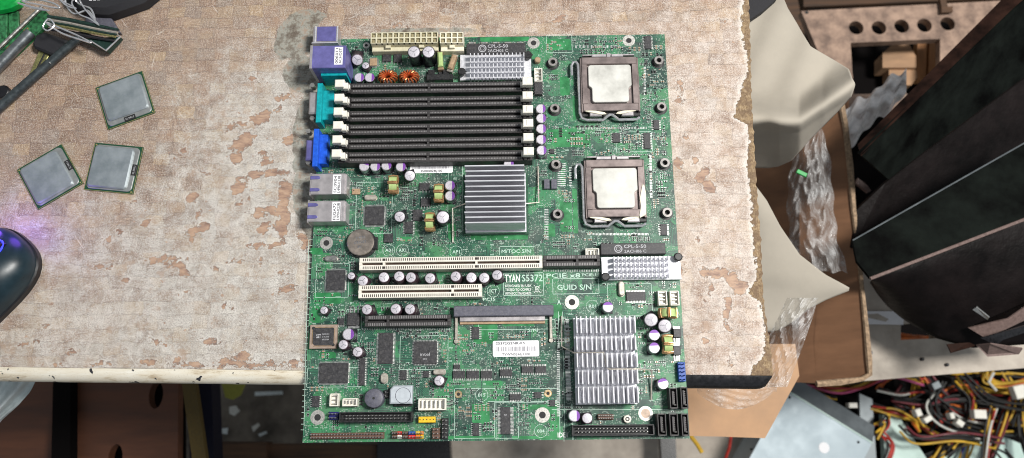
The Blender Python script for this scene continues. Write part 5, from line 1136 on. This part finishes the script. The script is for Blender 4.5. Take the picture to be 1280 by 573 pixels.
for i, (pts, z, m, nm, lab) in enumerate([([(318,490),(352,489),(353,493),(318,495)], -690, 'cloth_white', 'paper_strip', 'long thin pale strip of paper lying on the dirty floor'),
      ([(286,509),(294,507),(299,514),(292,520),(286,517)], -690, 'wire_white', 'plastic_scrap', 'pale blob of plastic on the floor, above the smaller scraps'), ([(276,536),(284,535),(283,543),(277,542)], -690, 'cloth_white', 'plastic_scrap', 'small white scrap on the floor by the dull yellow strap'),
      ([(314,534),(322,529),(324,532),(316,540)], -690, 'wire_white', 'plastic_scrap', 'thin slanted scrap in the middle of the floor'), ([(322,543),(332,539),(333,542),(324,546)], -690, 'cloth_white', 'plastic_scrap', 'flat pale scrap just right of the slanted one'),
      ([(276,478),(306,480),(300,494),(290,500),(281,497)], -560, 'leaf_yellow', 'torn_wrapper', 'yellow green torn wrapper hanging just below the bench edge')]):
    tag(slab([(a, c_, z) for a, c_ in pts], 3).build(nm, m), lab, nm.replace('_', ' '))
tag(slab([(236,552,-560),(332,553,-560),(333,620,-560),(236,620,-560)], 30).build('floor_plank', 'plank'), 'brown plank at the bottom edge, left one of the pair', 'plank')
tag(slab([(334,555,-575),(470,556,-575),(470,620,-575),(334,620,-575)], 30).build('floor_plank', 'plank'), 'brown plank at the bottom edge running under the circuit board', 'plank')
tag(slab([(472,520,-560),(560,520,-560),(566,620,-560),(470,620,-560)], 30).build('black_case', 'edge_black'), 'black case on the floor below the front edge of the circuit board', 'case')
tag(slab([(822,480,-600),(842,480,-600),(848,620,-600),(830,620,-600)], 20).build('metal_bar', 'edge_black'), 'dark bar on the pale floor below the corner of the circuit board', 'bar')
tag(slab([(560,490,-660),(860,490,-660),(950,520,-660),(950,640,-660),(560,640,-660)], 20).build('stone_slab', 'shelf'), 'pale dirty stone slab on the floor below the circuit board', 'stone slab')
# right: cartons, foam, film
def rows(pts, z0, nv=40, nu=26, bow=0.0, wav=0.0, xl=None):
    ys = [p[1] for p in pts]; xs = [p[0] for p in pts]; zs = [p[2] for p in pts]; zl = [p[3] for p in pts]; ls = [p[4] if len(p) > 4 else xl for p in pts]
    def pf(u, v):
        y = ys[0]+(ys[-1]-ys[0])*v; xr = np.interp(y, ys, xs); za = np.interp(y, ys, zs); zb = np.interp(y, ys, zl); x0 = np.interp(y, ys, ls)
        return tuple(PV(x0+(xr-x0)*u, y, zb+(za-zb)*u**1.5 + bow*math.sin(PI*u) + wav*math.sin(u*5+v*4)))
    b = MB(); b.grid(pf, nu, nv)
    return b
def thick(o, th):
    md = o.modifiers.new('thickness', 'SOLIDIFY'); md.thickness = th*S; md.offset = 0; return o
def foam_curl(u, v):
    ys = [-8,10,35,58,76,87,104,119,140,173,199,206,208]; y = -8+216*v
    x = 926+(np.interp(y, ys, [978,985,1000,1014,1045,1063,1069,1064,1045,1012,990,974,962])-926)*u
    yf = np.interp(x, [925,945,975,1000,1030,1050,1075], [146,148,150,148,132,116,96])+2*math.sin(x*.09); d = y-yf
    z = -62+30*math.exp(-(d/20)**2) if d < 0 else -32-1.9*d*min(1, d/12)
    return tuple(PV(x, y, z+1.5*math.sin(x*.11+y*.05)))
b = MB(); b.grid(foam_curl, 60, 110); o = b.build('foam_sheet', 'foam', smooth=80)
thick(o, 2.5); tag(o, 'pale foam sheet curling out over its fold, the upper of two beside the bench', 'foam sheet')
o = rows([(944,232,-100,-100),(958,250,-104,-105),(976,283,-110,-115),(1000,318,-116,-120),(1032,343,-120,-125),(1066,361,-122,-130),(1035,373,-128,-132),(1010,386,-132,-134),(994,400,-135,-136),(975,411,-138,-138),(958,415,-140,-140)], 0, 50, 24, bow=3, xl=930).build('foam_sheet', 'foam', smooth=80)
thick(o, 2.5); tag(o, 'pale foam sheet ending in a sharp point, the lower of two beside the bench', 'foam sheet')
e = empty('open_carton', PV(1020, 300, -420)); tag(e, 'brown open carton with a torn right edge, standing between bench and dark metal', 'carton')
slab([(925,120,-420),(1060,120,-330),(1076,470,-330),(1003,478,-380),(925,478,-420)], 5).build('side_panel', 'carton', e)
slab([(1000,120,-300),(1050,120,-232),(1058,150,-232),(1087,468,-232),(1078,474,-234),(1022,479,-250),(1000,478,-262)], 5).build('flap', 'carton', e)
b = MB()
pts = [(1053,130),(1058,160),(1063,210),(1068,260),(1073,310),(1078,360),(1083,410),(1087,450),(1088,468),(1078,474),(1050,478),(1022,480)]
b.tube([PV(x+rr.uniform(-.8, .8), y, -230) for x, y in pts], [2.6+rr.uniform(-.6, 1.0) for _ in pts], 7); b.build('torn_edge', 'torn_card', e)
tag(slab([(840,430,-190),(995,430,-190),(1000,470,-190),(957,548,-190),(900,546,-190),(850,545,-190)], 5).build('cardboard_sheet', 'carton_pale'), 'light tan cardboard sheet sticking out under the black bench edge', 'cardboard')
def film(fn, name, lab, nu=60, nv=60):
    b = MB(); b.grid(fn, nu, nv); tag(b.build(name, 'clear_film', smooth=180), lab, 'plastic bag')
def crumple(u, v, s_, a): return a*(math.sin(u*17+s_+2*math.sin(v*9))*.4+math.sin(v*23+s_*2+3*math.sin(u*7))*.35+math.sin((u+v)*41+s_)*.2+abs(math.sin(u*11-v*14+s_))*.6)
def f1(u, v): y = 155+185*v; xl = np.interp(y,[155,200,250,300,340],[1008,990,984,988,1000]); xr = np.interp(y,[155,190,250,300,340],[1026,1038,1043,1048,1062]); return tuple(PV(xl+(xr-xl)*u+1.5*math.sin(v*30), y+1.5*math.sin(u*20), -190+35*math.sin(PI*u)+crumple(u, v, 1, 9)))
film(f1, 'clear_bag', 'long crumpled clear plastic bag in the carton, with a green speck')
def f2(u, v): y = 372+112*v; xl = np.interp(y,[372,420,484],[985,962,955]); xr = np.interp(y,[372,400,440,484],[1024,1016,1002,985]); return tuple(PV(xl+(xr-xl)*u, y, -70+20*math.sin(PI*u)-20*v+crumple(u, v, 4, 8)))
film(f2, 'clear_bag', 'shiny crumpled clear bag hanging at the corner of the bench')
def f3(u, v): x = 872+100*u; yb = 490+22*math.sin(PI*min(1, u*1.05))**.8; y = 478+(yb-478)*v; return tuple(PV(x, y, -60-25*v+crumple(u, v, 7, 3)))
film(f3, 'plastic_wrap', 'thin clear wrap sagging below the black bench edge', 50, 24)
def f4(u, v): x = 1058+76*u; y = 160-52*u-24+(50-16*u)*v+6*math.sin(u*11)*(v-.5)+3*math.sin(u*23+v*5); return tuple(PV(x, y, -300+16*math.sin(PI*v)+crumple(u*.5, v*.5, 2, 7)))
mat('milky_film', (0.9, 0.86, 0.84), 0.25, 0, .08, .1, bump=.8)
b = MB(); b.grid(f4, 50, 30); tag(b.build('white_wrap', 'milky_film', smooth=60), 'crumpled white plastic wrap lying across the pierced board', 'plastic wrap')
b = MB(); b.M = Matrix.Translation(PV(1003, 216, -145)) @ Matrix.Rotation(-.5, 4, 'Z'); b.box(-5, 5, -2, 2, -1, 1, .4); tag(b.build('green_chip', 'green_plastic'), 'small bright green chip caught in the long clear bag', 'plastic chip')
# pierced hardboard with five round holes and a square window
zb = -380
cir = lambda px, py, r: [(P(px, py, zb)[0]+r*math.cos(k/28*2*PI), P(px, py, zb)[1]+r*math.sin(k/28*2*PI)) for k in range(28)]
o = plate([P(*q, zb) for q in [(1002,13),(1255,0),(1262,40),(1180,160),(1085,215),(1064,200),(1050,128)]], [cir(1071,34,9.6), cir(1099.5,34,9.6), cir(1128,32,9.6), cir(1156.5,31,9.6), cir(1185.5,29,9.6), [P(*q, zb) for q in [(1064,53),(1176,48),(1176,117),(1068,117)]]], zb, 12, 'pierced_board', 'hardboard')
tag(o, 'brown hardboard panel pierced by five round holes in a row over a square window', 'board')
x, y = P(1009, 15, zb); b = MB(); b.cyl(x, y, zb+.05, zb+.6, 2.2, 12); b.build('screw_hole', 'hole_dark', o)
tag(slab([(1010,10,-462),(1250,4,-462),(1230,150,-462),(1030,150,-462)], 20).build('shade_slab', 'shade_black'), 'black slab standing for shade behind the five round holes and the square window', 'box')  # added black slab, darkens the holes and window like deep shade
tag(slab([(1056,140,-345),(1160,150,-345),(1150,300,-345),(1064,320,-345)], 20).build('shade_slab', 'shade_black'), 'black slab standing for shade in the gap between the carton and the dark steel', 'box')  # black slab fills a gap that is only in shade
tag(slab([(1073,222,-300),(1085,231,-300),(1090,238,-300),(1086,240,-300),(1071,228,-300)], 5).build('card_scrap', 'pink_edge'), 'small pinkish card scrap in the black gap beside the carton', 'scrap')
tag(slab([(1104,66,-425),(1122,50,-425),(1136,52,-425),(1146,70,-425),(1146,84,-425),(1104,84,-425)], 26).build('wood_block', 'block_wood'), 'pale pointed wood block seen through the square window', 'wood block')
tag(slab([(1112,85,-432),(1146,86,-432),(1148,96,-432),(1140,106,-432),(1118,106,-432),(1112,96,-432)], 20).build('wood_block', 'carton_pale'), 'smaller tan block just below the pointed one in the square window', 'wood block')
for i, (x0, x1, lab) in enumerate([(1148,1160,'orange brown wooden slat in the square window, beside the wood blocks'), (1163,1178,'orange brown wooden slat at the far right of the square window')]):
    tag(slab([(x0,44,-440),(x1,44,-440),(x1-2,100,-440),(x0-2,100,-440)], 12).build('slat_of_wood', 'orange_wood'), lab, 'slat')
tag(slab([(1175,-6,-372),(1182,-6,-372),(1186,8,-372),(1192,7,-372),(1192,14,-372),(1178,15,-372),(1178,8,-372)], 4).build('metal_clip', 'plank'), 'rusty clip on the top edge of the pierced board', 'clip')
for i, (q, lab) in enumerate([([(965,-40,-470),(990,-40,-470),(1010,60,-470),(985,60,-470)], 'brown plank behind the upper foam sheet'), ([(1005,-50,-480),(1270,-50,-480),(1270,-4,-480),(1005,8,-480)], 'brown plank along the top behind the pierced board'),
                              ([(1040,40,-560),(1110,40,-560),(1110,130,-560),(1040,130,-560)], 'dark brown plank deep below the square window')]):
    tag(slab(q, 25).build('wood_plank', 'plank'), lab, 'plank')
tag(slab([(925,-40,-35),(975,-40,-35),(973,-4,-35),(955,12,-35),(940,22,-35),(925,30,-35)], 8).build('black_bag', 'fabric_black'), 'black bag tucked between the bench and the upper foam sheet', 'bag')
# dark metal channels and vinyl
e = empty('steel_channel', PV(1180, 120, -260)); tag(e, 'dark steel channel crossing the upper right corner, with a rusty brown top strip', 'steel channel')
slab([(1073,180,-130),(1256,-4,-130),(1292,-40,-130),(1300,-18,-122),(1270,6,-122),(1077,192,-122)], 3).build('top_strip', 'steel_brown', e)
slab([(1077,192.3,-122),(1300,-17.5,-122),(1300,82,-190),(1147,196,-190),(1112,224,-190)], 4).build('web', 'steel_dark', e)
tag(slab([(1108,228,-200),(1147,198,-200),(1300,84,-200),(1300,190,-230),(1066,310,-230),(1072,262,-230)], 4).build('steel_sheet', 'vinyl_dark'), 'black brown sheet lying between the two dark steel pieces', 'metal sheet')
e = empty('steel_channel', PV(1180, 270, -230)); tag(e, 'dark steel channel with a pale pink lower edge, below the brown black sheet', 'steel channel')
slab([(1067,300,-160),(1130,264,-160),(1300,168,-160),(1300,266,-150),(1089,347,-150),(1072,326,-155)], 4).build('web', 'steel_dark', e)
b = MB(); b.tube([PV(1089,348,-150), PV(1300,267,-150)], 1.6, 8); b.build('lower_edge', 'pink_edge', e); b = MB(); b.tube([PV(1067,300,-159), PV(1300,168,-159)], .8, 8); b.build('upper_edge', 'supply_side', e)
b = MB()
def vf(u, v):
    x = 1090+ (1305-1090)*u; yt = 349-(349-262)*u; yb = np.interp(x, [1090,1100,1112,1131,1154,1173,1190,1215,1250,1305], [352,368,382,398,412,422,427,434,432,428]); y = yt+(yb-yt)*v
    return tuple(PV(x, y, -190-60*v**1.6+5*math.sin(u*7+v*3)*v))
b.grid(vf, 50, 24); tag(thick(b.build('vinyl_cover', 'vinyl_dark', smooth=80), 3), 'dark brown vinyl cover bulging out under the pink edged steel channel', 'vinyl cover')
for i, (q, lab, m) in enumerate([([(1212,410,-225),(1262,398,-205),(1300,372,-205),(1300,392,-215),(1258,412,-215),(1232,422,-220)], 'torn brownish plastic flake, uppermost on the vinyl cover', 'pink_edge'),
        ([(1185,430,-215),(1213,428,-215),(1222,432,-212),(1190,441,-215)], 'flat grey brown flake at the lower left of the torn heap', 'steel_brown'), ([(1222,432,-210),(1240,430,-195),(1280,436,-205),(1275,443,-210),(1236,446,-212)], 'wide torn flake lowest on the pale shelf', 'pink_edge'),
        ([(1228,423,-204),(1300,402,-200),(1300,410,-206),(1255,425,-206),(1248,432,-206)], 'black torn strip between the brownish flakes', 'edge_black'), ([(1217,387,-200),(1222,384,-196),(1238,397,-198),(1236,400,-202)], 'thin bright splinter standing on the vinyl cover', 'leads')]):
    tag(slab(q, 1.5).build('torn_flake', m), lab, 'torn flake')
# pale shelf board, label and what lies below
o = plate([P(*q, -330) for q in [(1060,290),(1110,290),(1320,380),(1320,457),(1085,476),(1060,476)]], [[P(*q, -330) for q in [(1127,405),(1150,402),(1172,416),(1172,423),(1127,425)]]], -330, 18, 'shelf_board', 'shelf'); tag(o, 'pale dusty shelf board below the vinyl cover with a torn hole', 'shelf board')
o = slab([(1079,389,-328),(1122,389,-328),(1131,398,-328),(1130,406,-328),(1079,405,-328)], .8).build('paper_sticker', 'paper_white'); tag(o, 'worn white paper sticker on the pale shelf board', 'sticker')
slab([(1086,393,-327.6),(1098,392,-327.6),(1112,399,-327.6),(1108,402,-327.6),(1086,397,-327.6)], .3).build('worn_patch', 'shelf', o)
for i, (px, py) in enumerate([(1089,441),(1154,449),(1185,456)]): b = MB(); b.cyl(*P(px, py, -328), -330, -326, 2.0+.4*(i == 0), 8, ch=1); tag(b.build('debris_crumb', 'edge_black'), ['black crumb at the left of the shelf board', 'black crumb in the middle of the shelf board', 'black crumb at the front edge of the shelf board'][i], 'crumb')
for i in range(2):
    b = MB(); b.tube([PV(1120, 423-i*6, -420), PV(1150, 421+i, -410), PV(1180, 425-i*3, -420)], 2.4, 8); tag(b.build('wire', 'wire_orange'), ['orange wire seen through the torn hole of the shelf board', 'second orange wire in the torn hole, just behind the other'][i], 'wire')
# the power supply box
zt = -545
a_, b_ = PV(984, 488, zt), PV(1091, 554, zt); d = (b_-a_).normalized(); c_ = PV(931, 565, zt); side = Vector((d.y, -d.x, 0)); L_ = 118
e = empty('power_supply', (a_+b_)/2+Vector((0, 0, -110))); tag(e, 'pale blue grey metal power supply box with a white dot sticker, on the floor', 'power supply')
b = MB(); v = [a_, b_, b_+side*L_, a_+side*L_]; lo = [p+Vector((0, 0, -84)) for p in v]; b.add(v+lo, [(0,3,2,1),(4,5,6,7),(0,1,5,4),(1,2,6,5),(2,3,7,6),(3,0,4,7)]); b.build('case', 'supply_grey', e)
b = MB(); out = -side*24+Vector((0, 0, -9)); v = [a_+Vector((0,0,.4)), b_+Vector((0,0,.4)), b_+out-d*4, a_+out+d*6]; b.add(v+[p+Vector((0,0,-70)) for p in v], [(0,1,2,3),(7,6,5,4),(0,4,5,1),(1,5,6,2),(2,6,7,3),(3,7,4,0)]); b.build('folded_side', 'supply_side', e)
b = MB(); b.tube([a_+Vector((0,0,.6)), b_+Vector((0,0,.6))], 1.1, 6); b.build('folded_edge', 'mint', e)
for q in [(988,497),(1074,553),(940,562)]: b = MB(); b.cyl(*P(*q, zt+1), zt-.5, zt+1.0, 1.7, 12, ch=.4); b.build('screw', 'steel_dark', e)
b = MB(); b.cyl(*P(1031, 560, zt+1), zt, zt+.6, 7.2, 24); b.build('round_sticker', 'paper_white', e)
tag(slab([(1104,518,-610),(1124,520,-610),(1170,590,-610),(1108,600,-610)], 12).build('mint_plate', 'mint'), 'pale mint coloured plate among the wires', 'plate')
tag(slab([(1180,552,-625),(1240,540,-625),(1290,560,-625),(1290,620,-625),(1170,620,-625)], 12).build('mint_plate', 'mint'), 'second mint coloured plate deep under the wire heap at the bottom right', 'plate')
tag(slab([(1075,492,-600),(1091,499,-600),(1098,600,-600),(1078,600,-600)], 8).build('steel_strip', 'supply_side'), 'grey steel strip standing beside the power supply', 'steel strip')
tag(slab([(990,455,-650),(1100,395,-650),(1320,390,-650),(1320,640,-650),(1095,640,-650),(1095,560,-650)], 30).build('heap_shade', 'shade_black'), 'black base standing for shade under the heap of wires', 'tray')  # black base stands for shade under the wires and in the torn hole
b = MB(); b.tube([PV(914,546,-500), PV(912,560,-520), PV(903,585,-540)], 2.2, 8); tag(b.build('wire', 'wire_red'), 'lone red wire on the floor below the tan cardboard', 'wire')
b = MB(); b.tube([PV(862,543,-420), PV(872,556,-430), PV(878,566,-430)], 2.6, 8); tag(b.build('wire', 'wire_yellow'), 'short pale yellow wire end by the corner of the circuit board', 'wire')
# wires in the heap
wr = random.Random(5)
def wire(pts, m, r=1.8, jit=3, lab=None):
    v = [PV(*p)+Vector((wr.uniform(-jit, jit), wr.uniform(-jit, jit), wr.uniform(-4, 4))) for p in pts]; out = []      # Catmull-Rom through the points
    q = [v[0]*2-v[1]]+v+[v[-1]*2-v[-2]]
    for i in range(1, len(q)-2):
        for k in range(7):
            t_ = k/7; p0, p1, p2, p3 = q[i-1:i+3]; out.append(.5*((2*p1)+(p2-p0)*t_+(2*p0-5*p1+4*p2-p3)*t_*t_+(3*p1-p0-3*p2+p3)*t_**3))
    out.append(v[-1]); b = MB(); b.tube(out, r, 6); nm = m.split('_')[1]
    tag(b.build('wire', m, smooth=80), lab or f'{nm} wire in the tangled heap of wires beside the power supply', 'wire', f'{nm} wires {lab.split(" wire ")[1]}' if lab and " wire " in lab else f'{nm} wires in the tangled heap')
Z0 = -600
bund = [  # path, colours, count
 ([(1100,474),(1118,464),(1140,470),(1152,482)], 'yrko', 6), ([(1000,478),(1040,486),(1075,482),(1110,470),(1150,475)], 'ykrp', 5), ([(1148,462),(1141,490),(1139,515),(1150,535)], 'yyoy', 4),
 ([(1090,510),(1120,516),(1150,528),(1175,545),(1190,550)], 'yryk', 6), ([(1092,530),(1105,522),(1108,532),(1094,544)], 'yrk', 4), ([(1175,500),(1190,486),(1215,482),(1219,495),(1195,512),(1170,528)], 'rokr', 7),
 ([(1230,470),(1255,480),(1285,474)], 'yooy', 5), ([(1240,462),(1235,478),(1258,484),(1290,480)], 'yyy', 4), ([(1222,486),(1250,490),(1290,488)], 'yry', 4), ([(1170,462),(1200,468),(1240,466),(1290,470)], 'ykyk', 4),
 ([(1245,510),(1240,540),(1232,580)], 'yrwykm', 8), ([(1265,500),(1255,535),(1238,585)], 'rkmy', 6), ([(1236,520),(1262,527),(1295,530)], 'rmky', 4), ([(1200,530),(1185,550),(1165,580)], 'yoky', 6),
 ([(1216,535),(1212,560),(1200,585)], 'ybby', 5), ([(1160,572),(1190,560),(1225,550)], 'kyk', 4), ([(1170,492),(1173,515),(1171,540)], 'krk', 4), ([(1130,480),(1120,500),(1145,510),(1190,505)], 'kkmk', 5),
 ([(1280,500),(1278,530),(1282,560),(1290,580)], 'kky', 4), ([(1250,560),(1262,575),(1270,590)], 'kk', 3), ([(1100,486),(1130,494),(1160,490),(1200,520),(1240,530)], 'kwrk', 5), ([(1115,470),(1105,480),(1097,488)], 'oo', 2), ([(1180,480),(1165,505),(1180,530),(1230,545)], 'kkwk', 5), ([(1010,480),(1030,492),(1050,496)], 'kyk', 3),
 ([(1205,470),(1240,500),(1290,510)], 'kkk', 4), ([(1130,535),(1150,550),(1200,548),(1250,555)], 'mkyk', 5)]
cm = {'y':'wire_yellow','r':'wire_red','k':'wire_black','o':'wire_orange','w':'wire_white','b':'wire_blue','m':'wire_maroon','p':'wire_pink'}
WL = ['rising to the left end of the pale shelf board', 'lying in the loose strand from the carton corner to the shelf board', 'hanging straight down from the shelf board left of the big orange loop', 'sweeping right from the grey steel strip', 'curled in the small loop against the grey steel strip', 'in the big orange and red loop in the middle of the heap', 'in the upper right coil under the shelf board', 'tied by the white cable tie at the upper right', 'running straight right below the cable tie', 'lying just under the front edge of the shelf board', 'in the thick vertical bundle at the bottom right', 'curving down beside the thick vertical bundle', 'leaving the bright white plug to the right', 'slanting down left from the bright white plug', 'in the short bundle left of the thick vertical one', 'at the bottom between the two mint plates', 'standing upright in the middle of the heap', 'crossing from the small plug towards the right', 'hanging along the right edge of the photo', 'in the bottom right corner', 'crossing the whole heap behind the plugs', 'in the short pair at the carton corner', 'dropping from the big loop towards the right', 'between the carton corner and the power supply', 'slanting to the right edge above the thick bundle', 'lying across the mint plates', 'lying flat across the heap at plug height', 'beside the first mint plate', 'bending down right of the big loop', 'dropping at the right from the cable tie', 'winding round the big orange loop', 'at the very bottom right of the second mint plate']
for bi, (path, cols, n) in enumerate(bund+[([(1120,500),(1160,505),(1200,500),(1250,505)],'kkkm',6),([(1100,545),(1110,560),(1105,585)],'rkr',4),([(1195,475),(1215,500),(1210,530),(1190,560)],'kyrk',6),([(1255,470),(1270,500),(1262,530)],'kykr',6),([(1160,470),(1180,495),(1205,510),(1240,515)],'kmko',6),([(1180,570),(1215,545),(1270,540)],'kyk',5)]):
    zz = Z0+wr.uniform(-15, 30)
    for k in range(n): ox, oy = wr.uniform(-5, 5), wr.uniform(-4, 4); wire([(x+ox, y+oy, zz+wr.uniform(-8, 8)) for x, y in path], cm[cols[k % len(cols)]], 1.7, 3.5, cm[cols[k % len(cols)]].split('_')[1]+' wire '+WL[bi])
for i, (px, py, w, h, a, lab) in enumerate([(1225,518,8.5,6,-.05,'white plug in the middle of the wires, bright and square'),(1148,516,4,5,.3,'small white plug left of the wire heap centre'),(1160,524,6,3.5,.5,'small white plug just right of the smallest one'),(1066,507,6,3.5,0,'white plug beside the top of the power supply'),
        (1275,490,8,9,.2,'white plug at the right edge of the wire heap'),(1190,520,3,4,.2,'small orange white plug near the red wires'),(1170,482,6,5,.4,'greyish plug near the top of the wire heap'),(1200,529,4,5,.9,'pale plug just below the red wires')]):
    v = PV(px, py, -560); b = MB(); b.M = Matrix.Translation(v) @ Matrix.Rotation(a, 4, 'Z'); b.box(-w, w, -h, h, -8, 4, .8); o = b.build('wire_plug', 'white_plastic' if i != 6 else 'supply_side', loc=v); tag(o, lab, 'plug')
v = [PV(1243, 466, -565), PV(1237, 478, -560), PV(1246, 488, -565)]; b = MB(); b.tube(v, 2, 8); tag(b.build('cable_tie', 'wire_white'), 'white cable tie round the bundle of yellow wires', 'cable tie')

# the board rides on the stubs under its surface: the bench and all that lies on it sit a little lower
for px, py in [(667,54),(786,51),(408,304),(458,57),(715,378),(600,440),(820,440),(430,420)]:
    x, y = P(px, py); b = MB(); b.cyl(x, y, -1.9, .06, 1.4, 10); b.build('solder_stub', 'solder', board)
keep = {board} | {o for o in C.objects if o.name.startswith('processor') and o.parent is None and 'socket' in o.get('label', '')}
for o in list(C.objects):
    if o.parent is None and o not in keep and o.type in ('MESH', 'EMPTY'): o.location.z -= 1.9*S
